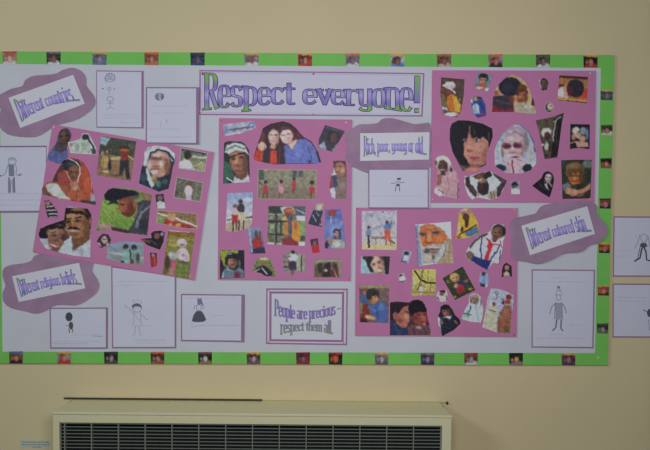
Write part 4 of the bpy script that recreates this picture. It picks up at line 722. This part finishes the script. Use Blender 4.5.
_o = fine(490, 120, 8.04, [('o', '40,370 36,250 60,170 110,90 190,38 255,42 315,92 352,170 370,260 372,350 330,402 250,430 130,426')] + [('n',4,3),('l','60,175 110,95 190,46',6,(90,92,130)),('l','250,48 312,98 348,174 364,262',9,(74,74,124)),('l','85,180 80,260 90,330',16,(172,182,200)),
('e',205,112,86,58,(152,132,154)),('d',190,90,50,16,(176,158,178)),('l','120,150 205,90 280,140',5,(120,98,122)),('d',290,180,22,80,(116,100,106)),('d',325,290,26,70,(164,164,172)),('d',100,250,12,60,(120,100,92)),
('e',190,215,86,102,(180,144,152)),('d',255,240,22,60,(150,112,122)),('d',185,150,50,16,(200,170,180)),('d',130,245,22,16,(196,160,164)),('d',235,245,22,16,(192,152,158)),
('d',135,210,36,20,(92,42,64),.7,.95),('d',216,206,40,20,(92,42,64),.7,.95),('d',135,211,14,6,(44,20,36),.5),('d',214,207,14,6,(44,20,36),.5),('l','100,190 160,188',5,(96,60,74)),('l','190,184 255,184',5,(96,60,74)),('d',178,225,9,32,(208,178,184)),('d',185,262,20,6,(120,70,86)),
('p','115,330 150,285 240,288 290,320 300,345 250,428 190,430 140,424',(186,154,170)),('d',165,290,40,12,(198,186,200)),('e',200,298,24,6,(60,38,54)),('l','215,310 260,330 250,400',6,(148,112,130)),('l','178,325 180,370 190,425',11,(118,50,74)),('l','140,330 160,400',5,(150,112,130)),
('e',85,388,44,32,(38,44,68)),('e',300,388,38,34,(34,42,58)),('d',60,335,28,20,(172,178,194)),('d',345,350,16,26,(178,184,198)),('d',260,345,26,16,(176,170,184))])
photo('oval cut-out of a woman in a white veil praying, top right sheet', _o[0], (150, 162, 184), _o[1:], GC)
_o = fine(534, 112, 9, [('o', '15,75 120,55 180,40 270,5 250,110 225,300 210,410 95,425 70,300 40,160')] + [('n',4,3),('l','40,90 60,230',6,(110,104,80)),('l','110,70 115,130',6,(66,58,50)),('p','180,60 262,12 245,150 215,400 150,410 160,300 180,200',(34,32,38)),
('e',110,185,44,44,(182,178,178)),('d',130,165,24,14,(196,194,194)),('e',120,215,28,34,(66,42,40)),('d',112,210,10,10,(96,62,54)),('p','80,290 110,265 150,270 160,330 130,400 95,405',(54,44,40)),('e',112,310,18,40,(166,168,164)),('e',75,298,16,11,(192,190,196)),('d',60,240,14,16,(60,40,44)),('d',120,365,22,16,(104,84,50)),
('l','195,90 178,180 172,260',10,(150,150,158)),('l','185,85 240,40',16,(132,126,126)),('l','235,35 262,25',8,(60,56,66)),('l','205,120 200,300',6,(70,62,52))])
photo('tapering picture of a white-turbaned person, right of the veiled woman', _o[0], (82, 74, 60), _o[1:], GC)
photo('dark picture of crowded pale faces, right edge of the top right sheet', '570.2,123.8 590,124.3 589.7,149.4 579,148 569.7,149.2', (30, 28, 38), [('e', 576, 131, 4, 4, (176, 178, 172)), ('e', 583, 131, 3, 4, (120, 132, 150)), ('e', 578, 135, 3, 3.4, (176, 140, 120)), ('e', 573.6, 137, 2.4, 3, (160, 120, 104)), ('e', 582.6, 138.6, 3.4, 3.2, (176, 128, 108)), ('e', 587, 134, 1.6, 6, (96, 116, 146)), ('p', '575,141 588,142 588,147 577,147', (184, 136, 126)), ('l', '570,143 575,142', 1.4, (150, 112, 100)), ('e', 579.6, 131.6, .9, 1.2, (70, 50, 50)), ('e', 572, 147, 2.4, 1.6, (60, 30, 36))], GC, (90, 80, 90))
_o = fine(558, 156, 9.78, [('o', '30,42 180,36 330,38 318,415 44,420')] + [('d',290,80,50,40,(104,124,124)),('d',50,70,20,40,(60,70,64)),('d',300,180,30,60,(44,56,44)),
('e',165,145,92,88,(98,74,48)),('d',150,95,60,26,(136,108,70)),('n',5,1.5),('l','95,90 80,190',8,(120,96,66)),('l','170,80 180,180',7,(124,92,56)),
('e',170,215,66,74,(166,92,52)),('p','100,130 240,130 250,200 215,185 190,150 180,190 150,160 120,195 95,200',(92,66,44)),('d',225,230,18,50,(96,52,34)),('d',150,195,22,7,(60,34,28)),('d',205,195,18,7,(60,34,28)),('d',160,220,14,14,(198,120,74)),('d',175,245,40,10,(120,52,30)),('d',165,262,26,10,(186,112,66)),
('p','42,280 100,255 130,290 80,350 44,330',(106,112,120)),('p','80,320 130,310 190,335 240,320 318,265 318,330 220,392 140,395 75,370',(176,120,92)),('d',130,350,50,16,(190,136,108)),('l','150,400 310,340',10,(60,40,46)),('d',80,395,40,20,(60,42,52)),('p','160,280 230,270 240,310 190,325',(50,46,36))])
photo('grinning brown-haired child on folded arms, corner of the top right sheet', _o[0], (48, 54, 44), _o[1:], GC)
photo('cut-out figure in a black habit, below the tapering turban picture', '543.8,172.6 548,171 552.2,173.3 554,178 553.8,181.7 552,190 549.7,197.5 541,192.4 532.2,185.8 537,181.6 541.3,178.3', (30, 28, 40), [('f', 548.2, 178, 2.8, 4.4, (196, 174, 178), None, 10), ('p', '544,184 547,183 548.5,190 546,188', (170, 150, 160)), ('l', '549.6,183 551.6,186', 1.2, (150, 146, 160)), ('l', '539,183 546,190', .7, (62, 60, 76))], GC)
photo('tiny cut-out of a dark head over a white shirt, below the veiled woman', '510.5,182 515,180.6 519.7,181.7 520,194.2 511.3,194.2', (126, 140, 160), [('e', 514.6, 184.4, 3.2, 2.8, (40, 36, 48)), ('e', 514.6, 187, 2, 2, (100, 76, 74)), ('p', '511,190 515,188 520,190 520,195 511,195', (192, 194, 206))], GC)
_o = fine(432, 150, 8.65, [('o', '20,90 50,55 95,45 140,65 165,110 178,150 215,200 228,260 238,330 228,425 130,405 60,400 20,370 15,330 40,300 42,240 48,170 25,130')] + [('e',98,100,70,52,(190,188,184)),('d',32,110,14,24,(70,60,62)),('l','150,120 152,190',10,(180,180,186)),('e',164,170,12,20,(52,46,60)),
('e',94,140,42,56,(82,54,50),-6),('d',75,125,18,10,(110,74,68)),('d',120,150,12,34,(56,36,38)),('d',78,132,9,4,(34,22,26),.5),('d',108,132,9,4,(34,22,26),.5),('d',92,150,6,10,(110,72,64)),('e',88,172,18,5,(180,160,160)),('p','80,195 110,190 120,215 75,220',(66,44,42)),
('p','45,215 75,205 70,300 45,310',(130,84,74)),('l','80,225 72,290',7,(100,60,60)),('d',95,290,10,40,(196,158,120)),('d',170,230,34,40,(184,140,150)),('d',180,330,40,50,(176,134,150)),('l','135,240 150,330 120,390',5,(138,96,110)),('p','20,340 60,330 110,385 60,402 20,370',(180,182,198)),('l','60,340 100,375',8,(110,80,80)),('l','228,290 222,420',9,(66,52,70))])
photo('smiling woman in a white headscarf and pale pink robe, top right sheet', _o[0], (170, 128, 142), _o[1:], GC)
_o = fine(460, 168, 13, [('o', '60,110 125,105 250,60 390,38 460,75 610,165 560,290 510,385 440,395 400,415 250,385 200,385 160,410 110,360 70,260 55,180')] + [('p','65,125 125,105 130,190 230,320 205,385 130,310 70,215',(62,42,50)),('d',170,290,20,50,(86,58,64),.9,.8,-35),
('p','160,105 250,68 390,38 410,90 350,135 250,150 200,140',(92,58,50)),('d',250,100,40,20,(122,74,60)),('p','300,90 390,40 410,100 350,150 310,130',(42,34,44)),
('p','420,60 500,100 610,160 590,220 545,300 510,380 475,375 480,260 540,190 450,105',(60,42,50)),('l','470,90 560,160',12,(96,66,66)),('d',555,170,24,20,(86,76,70)),('l','540,220 500,320',12,(100,56,84)),
('e',300,250,78,104,(50,34,42)),('d',270,230,34,50,(84,48,48)),('e',290,165,56,30,(128,104,82)),('d',265,155,18,14,(176,156,120)),('d',260,225,8,6,(30,20,26),.5),('d',335,310,34,30,(40,34,50)),
('p','380,320 450,280 480,310 465,395 400,412 350,380',(150,140,122)),('l','400,310 410,400',8,(70,60,56)),('l','440,310 445,380',7,(80,70,60)),('d',235,350,16,24,(150,120,110)),('p','360,140 430,110 520,190 470,265 400,290 380,220',(166,190,198)),('p','135,110 215,160 220,260 140,200',(166,190,198))])
photo('person with both arms arched overhead, bottom of the top right sheet', _o[0], (172, 186, 192), _o[1:], GC)
# --- lower right sheet
b1 = photo('beach snapshot with a figure in red trousers, lower right sheet', '361.7,211 397,210.6 396.6,250 362,249.4', (158, 160, 178), [('g', 211, (154, 158, 182), 240, (176, 168, 172)), ('e', 370, 215, 4, 2, (128, 134, 164)), ('l', '374,228 394,223', 2.4, (128, 140, 176)), ('l', '366,236 396,238', 1, (130, 126, 130)), ('p', '361,244 398,243 398,251 361,251', (192, 170, 126)), ('n', 3, 3), ('l', '372,238 384,238', 2, (120, 110, 100)), ('l', '376,239 376,244', .8, (90, 84, 80)), ('l', '380,238 380,244', .8, (170, 165, 160)), ('l', '390,240 394,243', 2, (100, 90, 84)),
      ('e', 368.6, 227.6, 1.4, 1.8, (60, 46, 46)), ('e', 368.6, 233, 2.8, 4, (98, 116, 170)), ('l', '368.6,236 368.8,247', 2.2, (62, 52, 60)), ('e', 387, 222.8, 1.5, 1.8, (80, 56, 56)), ('e', 387.6, 227, 3.6, 3.2, (72, 104, 156)), ('l', '390,226 391.6,221', 1.2, (60, 90, 150)), ('p', '384.4,230 390.4,230 390.6,241 388,241 387.4,235 386.4,241 384.6,240', (196, 72, 54)), ('l', '386,241 386,245', .9, (110, 70, 60)), ('l', '390,241 390.6,245', .9, (110, 70, 60))], GD)
pin(b1, 383, 212, D3_+.0009, (150, 60, 45), .8)
b1.children[0].location = Vector(W(383, 212, D3_+.002)) - b1.location
photo('girl with dark hair on pale blue, left of the bearded man', '361,256 390,256.3 388.6,274.4 375,273.6 360.8,273.3', (128, 166, 176), [('p', '363,256 391,256 390,271 386,275 384,262 378,258 370,262 366,270 362,264', (34, 34, 36)), ('e', 366, 262, 4, 6, (50, 54, 52)), ('p', '361,257 366,261 369,274 361,274', (128, 172, 186)), ('f', 377, 264.4, 6.6, 9.4, (196, 148, 130), None, -24), ('p', '366,260 370,256 374,257 370,264 374,272 370,272', (40, 36, 40)), ('e', 379, 270.4, 2.2, 1, (214, 196, 190)), ('p', '384,257 391,257 389,275 385,274', (42, 36, 40))], GD)
photo('tiny tilted pale blue cut-out of a bent figure, left of the bearded man', '403.6,249.7 412.2,252 408.3,263.4 400.5,261.4', (132, 150, 186), [('e', 406.4, 253.4, 2.4, 2.2, (36, 38, 52)), ('e', 406, 258, 2.4, 2.6, (188, 182, 200)), ('l', '401,261 407,263', .9, (50, 46, 66)), ('l', '403,255 402,260', 1, (80, 76, 100))], GD)
_o = fine(412, 220, 9.37, [('o', '30,40 130,35 365,15 370,180 388,405 250,405 50,435 45,200')] + [('n',3,4),('p','28,40 60,40 75,200 100,430 48,436 42,200',(124,134,170)),('p','335,170 372,185 390,408 235,408 330,260',(162,138,106)),('l','350,230 345,380',8,(140,116,88)),('l','34,60 44,180 50,430',8,(66,70,84)),
('p','72,100 85,60 130,38 200,44 265,80 322,140 342,190 322,265 280,235 190,232 110,255 78,205',(190,98,46)),('l','75,75 130,42 205,46 275,84 360,186',9,(146,106,92)),('d',170,70,50,12,(206,122,70)),('l','110,78 220,84',4,(150,72,36)),('l','120,92 210,98',4,(156,76,38)),
('d',104,132,34,26,(104,76,64)),('d',100,132,20,6,(46,28,26),.6),('l','78,112 128,110',8,(126,112,104)),('d',226,118,46,20,(112,82,70)),('d',222,118,24,6,(44,28,26),.6),('l','185,98 262,96',8,(134,120,112)),('d',262,180,40,30,(206,116,66)),('d',96,185,16,20,(206,122,72)),('d',160,165,20,50,(216,142,92)),('l','134,130 130,205',7,(126,66,42)),('d',160,212,30,8,(112,56,38),.6),('l','188,150 215,210',4,(150,84,52)),
('p','78,215 112,255 190,228 280,228 325,185 346,240 312,330 240,400 100,412 96,330',(150,152,152)),('n',5,1.5),('d',140,292,30,24,(62,58,60)),('l','150,262 205,255 262,262',10,(176,178,176)),('e',206,273,50,6,(84,42,40)),('d',206,300,38,18,(132,84,64)),('d',150,355,36,46,(172,166,144)),('d',200,352,16,22,(74,74,76)),('d',286,290,26,44,(188,192,192)),('d',235,370,30,24,(176,178,174)),('l','270,240 300,330',5,(120,124,126)),('l','330,200 300,330 245,395',6,(96,84,76)),
('p','275,30 362,18 368,180 345,165 300,100 265,72',(196,198,208))])
photo('tiny pale cut-out between the beach snapshot and the yellow woodland picture', '398.4,274 404,273 406,279 405.5,282 399.4,282.6', (150, 156, 184), [('e', 401, 275.6, 1.8, 1.8, (70, 52, 60)), ('e', 402.4, 278.6, 2.6, 2.4, (196, 196, 212)), ('l', '399.6,282 405,281', 1, (60, 44, 60))], GD)
photo('large portrait of an old man with a white beard', _o[0], (186, 192, 206), _o[1:], GD)
photo('cut-out of a crouching person in a yellow shirt, above the schoolgirl', '458.8,213 461.4,209.4 465,208 470,209 472,212.4 475,217 478.2,223.3 479,233.4 473,236.4 467.3,238 455.7,238.9 457,231 458,223.3', (202, 160, 46), [('e', 465.4, 212.4, 5.4, 3.8, (152, 116, 96)), ('l', '460,211 467,209.4', 1.2, (190, 170, 170)), ('e', 466, 217, 3.4, 3.6, (84, 50, 46)), ('p', '465,220 469,219 468,227 465,228', (70, 42, 40)), ('e', 461.6, 229.4, 2.2, 2.6, (54, 38, 40)), ('p', '466,231 477,226 479,233 470,237 465,235', (66, 108, 150)), ('l', '459,235 468,230 476,225', 1.6, (96, 58, 46)), ('e', 458.6, 237.4, 2.2, 1.4, (130, 90, 60)), ('p', '457,222 461,222 460,233 457,235', (206, 172, 96))], GD)
_o = fine(464, 220, 8.65, [('o', '10,290 45,225 90,170 150,125 190,108 225,100 250,45 290,28 340,42 365,75 362,130 338,180 335,240 305,378 250,370 200,435 60,355 15,330')] + [('p','40,225 90,170 150,125 210,105 205,130 150,150 90,200 55,250',(86,70,68)),
('e',300,95,62,60,(58,46,46)),('d',350,100,16,30,(40,34,38)),('d',235,75,12,16,(150,150,150)),('e',285,112,44,52,(128,86,68),12),('d',265,160,30,20,(92,60,50)),('d',318,110,16,34,(86,56,46)),('d',275,95,16,8,(150,104,84)),('d',270,108,10,5,(50,32,32),.5),('d',302,108,10,5,(50,32,32),.5),('e',280,138,14,4,(96,44,44)),
('p','200,150 215,130 245,175 230,185',(196,202,218)),('p','260,180 300,170 315,215 280,220',(190,196,214)),('p','240,160 290,165 275,190 250,188',(104,66,54)),('p','205,190 225,170 250,215 235,260 205,355 175,345 200,260',(184,38,54)),('l','195,160 235,205 300,215',12,(176,40,54)),('l','310,180 330,240',9,(150,50,66)),
('l','158,145 142,240 150,330',13,(44,52,120)),('l','310,215 285,270 220,350',11,(44,52,120)),('p','10,290 45,265 90,300 60,350 20,335',(118,92,82)),('p','75,305 150,335 240,355 200,435 60,355',(38,44,112)),('l','315,270 305,372',10,(66,60,84)),('d',100,240,24,24,(196,204,218))])
photo('large tilted cut-out of a schoolgirl with a red tie', _o[0], (178, 186, 204), _o[1:], GD)
photo('tiny cut-out of a long-haired person in a cream top, below the cloud label', '503.3,265 506.2,262.6 511.6,266 511.9,276.8 506.6,275 501.7,277.5 502,270', (44, 34, 40), [('e', 506.8, 267.6, 2.1, 2.6, (160, 116, 98)), ('e', 506.6, 274.4, 3, 3, (186, 172, 140))], GD)
photo('tiny cut-out of a person in a sky blue shirt, below the schoolgirl', '480.4,273 482.4,271.4 485.6,271.4 488.3,275 488.6,281 487.5,287.5 480.6,286.6 479.2,280', (124, 146, 196), [('e', 483.6, 273.6, 2, 2, (84, 60, 54)), ('p', '480,283 485,284 485,287 480,287', (48, 44, 60)), ('l', '484,276 484,283', .7, (90, 108, 160)), ('e', 486.6, 285.6, 1, 1.6, (190, 186, 190))], GD)
photo('yellow picture of a woodland with dark branches, right of the tiny bent figure', '412.5,269.7 435.8,269.2 435.8,295 411.7,295.8', (178, 172, 72), [('g', 269, (186, 182, 84), 296, (160, 150, 88)), ('n', 10, 3), ('l', '415,271 420,279 426,282.4 436,283.4', 1.7, (52, 48, 30)), ('l', '423,270 421,280 417,290', 1.1, (88, 82, 40)), ('l', '428,271 428,282', .8, (130, 130, 50)), ('l', '431,284 430,293', .8, (120, 112, 44)), ('e', 421, 290, 1.8, 4.4, (190, 182, 186)), ('e', 421, 285, 1.2, 1.4, (130, 90, 70)), ('l', '413,292 435,293', 1.6, (146, 118, 74)), ('e', 414.4, 282, 1.3, 4, (190, 188, 160))], GD)
photo('diamond-tilted picture of a fair child in blue among flowers', '462.5,266.3 475.3,290 455,300 442.5,278.3', (50, 60, 38), [('n', 9, 2), ('e', 454.6, 277.4, 4.8, 4.6, (192, 150, 66)), ('f', 455.4, 278.2, 3, 3.8, (200, 148, 110), None, -20), ('p', '454,286 462,280 468,284 462,290 456,292', (46, 48, 92)), ('e', 460.6, 289, 4.4, 4.2, (156, 38, 48)), ('e', 456, 285.6, 2.2, 2, (196, 136, 116)), ('e', 466, 281, 2, 1.4, (150, 90, 90)), ('e', 455, 297, 1.6, 1, (190, 140, 60)), ('e', 470, 289, 2, 1, (176, 140, 70)), ('e', 448, 282, 1.6, 2, (96, 110, 60))], GD)
photo('tiny cut-out in a white shirt, above the boy in the navy suit', '438.4,290.6 446.7,289.7 447.8,295 447.5,300.8 442,302 437.5,300.4 436.2,296', (178, 170, 178), [('e', 442.6, 291.4, 3, 2.2, (60, 36, 42)), ('e', 441.8, 294, 2, 1.8, (126, 70, 66)), ('l', '437,297 439,300', 1.2, (100, 70, 70)), ('l', '446.6,296 447,300', 1, (70, 60, 66))], GD)
_o = fine(358, 284, 11.25, [('o', '12,10 350,10 342,438 18,430')] + [('p','10,8 352,8 352,46 10,46',(138,130,96)),('p','240,50 350,50 345,180 280,190 240,130',(112,88,86)),('l','325,50 320,200',6,(90,96,80)),
('p','20,60 90,55 95,110 60,130 20,110',(120,60,54)),('p','20,110 60,90 110,150 120,240 60,220 25,190',(58,88,136)),('d',70,100,16,22,(180,120,96)),
('p','40,230 110,220 130,330 100,420 30,420',(120,46,42)),('p','20,200 50,230 45,330 20,330',(124,116,76)),
('e',165,120,74,72,(52,48,50)),('n',4,1.5),('e',172,175,46,48,(178,126,82),20),('p','105,95 200,80 235,140 200,135 170,140 150,165 115,190',(52,46,48)),('d',210,165,16,26,(196,150,104)),('d',140,195,20,26,(120,80,62)),('d',158,165,10,5,(60,36,30),.5),('d',196,152,10,5,(60,36,30),.5),('d',178,205,14,5,(140,70,60)),
('p','110,240 150,230 210,220 280,190 325,240 340,330 335,435 210,425 190,380 150,330',(62,92,158)),('d',270,260,34,40,(80,112,178)),('l','200,260 230,400',9,(42,62,118)),('l','150,270 200,310',10,(96,124,176)),
('p','80,355 110,345 200,375 195,400 130,395 90,385',(190,140,92)),('d',105,372,16,10,(220,190,150)),('p','30,390 90,400 120,432 20,432',(60,30,40))])
photo('child in a blue top on a red chair, lower right sheet', _o[0], (104, 84, 82), _o[1:], GD)
_o = fine(386, 295, 10.7, [('o', '42,80 120,68 240,80 290,55 340,48 400,72 432,130 440,220 455,290 472,330 490,430 42,430')] + [('p','40,78 240,78 245,118 190,135 160,200 95,180 75,265 42,275',(40,26,40)),
('p','150,180 190,122 240,118 246,200 254,268 218,352 170,352 108,300 118,215',(158,92,80)),('e',100,222,24,40,(150,92,84)),('l','100,205 104,235',7,(104,56,54)),('d',215,235,28,40,(192,126,108)),('d',150,270,24,34,(126,70,62)),('d',228,192,12,6,(60,34,36),.6),('l','208,176 242,178',6,(60,36,40)),('d',244,238,10,14,(196,130,112)),('l','212,298 242,294',6,(128,56,58)),('d',190,325,24,14,(172,104,88)),
('p','44,275 80,280 112,305 170,368 235,345 245,430 44,430',(36,50,92)),('l','90,310 130,400',12,(60,78,120)),('d',140,400,24,20,(54,66,110)),
('e',335,145,92,96,(28,20,34)),('p','285,205 330,180 430,175 440,260 422,322 350,332 300,295',(136,62,56)),('d',400,250,24,34,(176,88,74)),('d',320,250,24,30,(112,50,48)),('d',345,212,18,7,(50,26,32),.6),('d',412,208,16,7,(50,26,32),.6),('d',392,240,10,20,(184,96,82)),('e',385,292,26,7,(96,36,42)),('p','260,160 340,130 430,150 435,185 350,175 300,205 270,260 255,230',(28,20,34)),('e',272,240,14,26,(120,58,56)),
('p','230,335 290,310 350,335 430,320 470,335 492,432 232,432',(100,62,74)),('e',350,348,32,14,(156,128,138)),('l','300,350 310,420',10,(70,44,60)),('l','400,350 430,420',10,(70,44,60)),('n',5,1.5),('e',408,312,18,18,(168,96,84)),('l','402,76 432,128',7,(196,176,194)),('l','448,180 444,290',7,(150,40,44)),('l','462,320 488,425',5,(180,160,180))])
photo('cut-out of two dark-haired boys side by side, lowest on the lower right sheet', _o[0], (66, 44, 56), _o[1:], GD)
photo('boy in a navy suit with a white collar, lower right sheet', '440.4,307 444,304.4 448.3,304.6 452,309 455,315 459.4,319 460.8,323.3 454,330 447,333.6 442.5,336.3 439.6,329 437.5,321.7 438,316 440,312', (34, 36, 54), [('e', 445.4, 308.4, 4.6, 4.4, (30, 26, 36)), ('f', 446, 312.2, 3.5, 5, (140, 92, 80), None, -14), ('e', 445, 308, 3.8, 2, (30, 26, 36)), ('p', '442,318 446,317.4 450,319.6 452,316 449,315.6', (190, 194, 208)), ('l', '448,318.6 449.4,321.6', 1, (60, 60, 96)), ('p', '437,316 440,318 441,332 438,324', (188, 190, 204)), ('l', '455,321 456.6,323.4', 2, (122, 82, 72)), ('l', '441,326 450,329', .7, (60, 62, 84)), ('e', 441.4, 322.4, 1.8, 2.6, (120, 96, 104))], GD)
photo('man in a pale blue robe, left of the wedding pair', '468.8,296.4 472,293.4 477,293.4 480.4,296.4 481.4,302 483.3,309 482.4,317 480.8,322.5 470,321.6 461.7,319 463,313.6 465.4,309 469,303', (166, 186, 204), [('e', 474.4, 296, 4.2, 2.6, (160, 156, 160)), ('f', 474.8, 299.4, 3.2, 4.2, (160, 118, 100), None, 12), ('l', '470,297 471,302', 1, (60, 56, 60)), ('l', '471,306 468,315', 1.1, (50, 66, 76)), ('e', 466.4, 314.6, 3.6, 2.4, (130, 160, 140)), ('l', '463,313 471,315', 1.3, (70, 84, 90)), ('l', '476,306 478,320', .7, (132, 156, 180)), ('l', '480.6,299 481,305', .9, (90, 60, 60))], GD)
_o = fine(480, 284, 8.65, [('o', '95,38 160,42 240,68 292,100 288,170 278,250 262,430 150,420 20,375 30,320 45,250 60,140')] + [('n',4,4),('d',150,80,14,20,(104,130,124)),('l','130,75 150,110 140,130',6,(96,96,130)),('l','80,165 95,140 150,130',7,(110,112,150)),('e',125,215,40,20,(166,160,180)),
('p','50,225 90,180 140,190 150,240 145,300 140,410 20,375 30,320',(176,176,152)),('n',5,1.5),('e',105,165,24,26,(190,190,186)),('e',118,172,14,18,(96,58,54)),('l','80,225 140,240',8,(84,70,66)),('l','60,260 50,370',6,(140,140,120)),
('p','190,215 215,180 270,185 280,250 262,430 150,420 145,330 165,250',(140,88,68)),('n',8,1.4),('d',230,250,24,40,(164,100,84)),('d',230,390,26,30,(90,80,50)),('l','175,250 165,400',8,(100,80,56)),('e',250,115,26,26,(122,52,48)),('e',238,155,26,22,(150,66,56)),('e',200,160,12,16,(62,50,64)),('l','190,130 205,145',7,(70,60,90)),('l','160,255 180,300',8,(150,160,120)),('d',200,330,20,40,(160,88,72))])
photo('wedding pair in cream and orange-brown, corner of the lower right sheet', _o[0], (158, 164, 196), _o[1:], GD)

# ------------------------------------------------------------------ wall heater below the board
DH = 0.17
def Hx(px, py, d): return W(px, py, d)[0]
xl, _, zt_f = W(52.5, 416.5, DH); xr = W(451.5, 418.0, DH)[0]; zt_f = W(250, 413.4, DH)[2]
ht = empty('wall_heater', ((xl+xr)/2, -DH/2, 0.0), 'long cream metal heater cabinet with a dark louvred grille, under the board', 'heater')
zt_b = W(250, 400.8, 0.0)[2]
# body profile: sloped top with rounded front lip, swept between the two ends
gz1 = W(250, 424.3, DH)[2]; gx0 = W(59.2, 430, DH)[0]; gx1 = W(442.0, 430, DH)[0]; gz0 = gz1 - 0.34; zb = 0.10
def slab(name, prof, x0, x1, m, parent, bevel=.002):
    n = len(prof); V = [(x0, y, z) for y, z in prof] + [(x1, y, z) for y, z in prof]
    F = [tuple(range(n))[::-1], tuple(range(n, 2*n))] + [(i, (i+1) % n, n+(i+1) % n, n+i) for i in range(n)]
    o = link_mesh(name, V, F, m, parent); b = o.modifiers.new('bevel', 'BEVEL'); b.width = bevel; b.segments = 2; b.limit_method = 'ANGLE'
    return o
insl = 0.009
V = [(xl+.012, -.0015, zt_b), (xr-.012, -.0015, zt_b), (xr+.003, -DH-.004, zt_f), (xl-.003, -DH-.004, zt_f),
     (xl+.012, -.0015, zt_b-.02), (xr-.012, -.0015, zt_b-.02), (xr+.003, -DH-.004, zt_f-.010), (xl-.003, -DH-.004, zt_f-.010)]
top = link_mesh('top_cover', V, [(0, 3, 2, 1), (4, 5, 6, 7), (0, 1, 5, 4), (1, 2, 6, 5), (2, 3, 7, 6), (3, 0, 4, 7)], M_TRIM, ht)
b = top.modifiers.new('bevel', 'BEVEL'); b.width = .0035; b.segments = 3
zc = zt_f - .0115
fy = -DH
box('front_rail', xl, xr, fy, fy+.02, gz1, zc, M_TRIM, ht, .0012)
box('front_rail', xl, xr, fy, fy+.02, zb, gz0, M_TRIM, ht, .0012)
box('side_stile', xl, gx0, fy, fy+.02, gz0, gz1, M_TRIM, ht, .0012)
box('side_stile', gx1, xr, fy, fy+.02, gz0, gz1, M_TRIM, ht, .0012)
box('side_panel', xl, xl+.003, fy+.02, -.001, zb, zc, M_TRIM, ht)
box('side_panel', xr-.003, xr, fy+.02, -.001, zb, zc, M_TRIM, ht)
box('bottom_panel', xl+.003, xr-.003, fy+.02, -.001, zb, zb+.003, M_TRIM, ht)
box('back_panel', xl+.003, xr-.003, fy+.055, fy+.057, zb+.003, zc, M_DARK, ht)
box('plinth', xl+.03, xr-.03, fy+.04, -.001, 0.0, zb, mat('heater_plinth', (80, 78, 66), rough=.6), ht)
M_SLAT = mat('grille_slat', (82, 90, 86), rough=.45, spec=.4)
M_DIV = mat('grille_divider', (100, 106, 98), rough=.45, spec=.4)
pitch = 3.58/277.0
n_s = int((gz1-gz0)/pitch)
me = None
for i in range(n_s):
    z = gz1 - .0050 - i*pitch
    # a bar with a turned-up lip, leaning back and down
    pr = [(fy+.006, z+.0016), (fy+.006, z-.0016), (fy+.0075, z-.0016), (fy+.021, z-.0085), (fy+.0215, z-.0073), (fy+.0085, z+.0016)]
    if me is None:
        o0 = slab('slat', pr, gx0+.001, gx1-.001, M_SLAT, ht, .0004); me = o0; z_first = z
    else:
        o = me.copy(); COL.objects.link(o); o.parent = ht; o.location = me.location + Vector((0, 0, z-z_first))
dv = None
for k in range(14):
    x = W(64.0+26.9*k, 440, DH)[0]
    if dv is None: dv = box('grille_divider', x-.0015, x+.0015, fy+.0042, fy+.020, gz0, gz1, M_DIV, ht); xf = x
    else:
        o = dv.copy(); COL.objects.link(o); o.parent = ht; o.location = dv.location + Vector((x-xf, 0, 0))
for x in (W(441, 440, DH)[0],):
    o = dv.copy(); COL.objects.link(o); o.parent = ht; o.location = dv.location + Vector((x-xf, 0, 0))
# strips coloured as the shade in the gap between heater top and wall
za = zt_b + .001
s1 = box('gap_shade_strip', W(64, 400, 0)[0], W(262, 400, 0)[0], -.0045, -.0002, za, za+.0058, mat('dark_gap_shade', (48, 44, 34), rough=.8), ht)
s1['label'] = 'dark strip standing in for the shaded gap along the wall'
s2 = box('faint_gap_strip', W(262, 400, 0)[0], W(446, 400, 0)[0], -.006, -.0002, za-.001, za+.002, mat('faint_gap_shade', (140, 136, 104), rough=.8), ht)  # fainter tone carries the gap's shade on to the right end
box('screw_cap', W(446.5, 403, 0)[0]-.003, W(446.5, 403, 0)[0]+.004, -.012, -.001, zt_b-.004, zt_b+.004, M_DARK, ht)

for _r in (ht,):
    _r.rotation_euler.y = .0075; _r.location.x -= .0052
# small notice on the wall by the heater
q = P('20.6,440.2 50,440.6 50,448.6 20.4,448.2')
wn = empty('wall_notice', W(35, 448.4, 0), 'small pale printed notice on the wall at the left end of the heater', 'sign')
sheet('notice_card', q, 0.0, .001, mat('notice_card', (142, 152, 146), rough=.5), wn)
mk = []
for y, x0, x1 in ((442.2, 22.5, 48.5), (444.8, 22, 49), (447.2, 33, 41)):
    for l in scribble(x0, x1, y, .35, 4): mk.append((.8, (96, 108, 108), l))
strokes_mesh('print_marks', wn, mk, .0011)['kind'] = 'stuff'
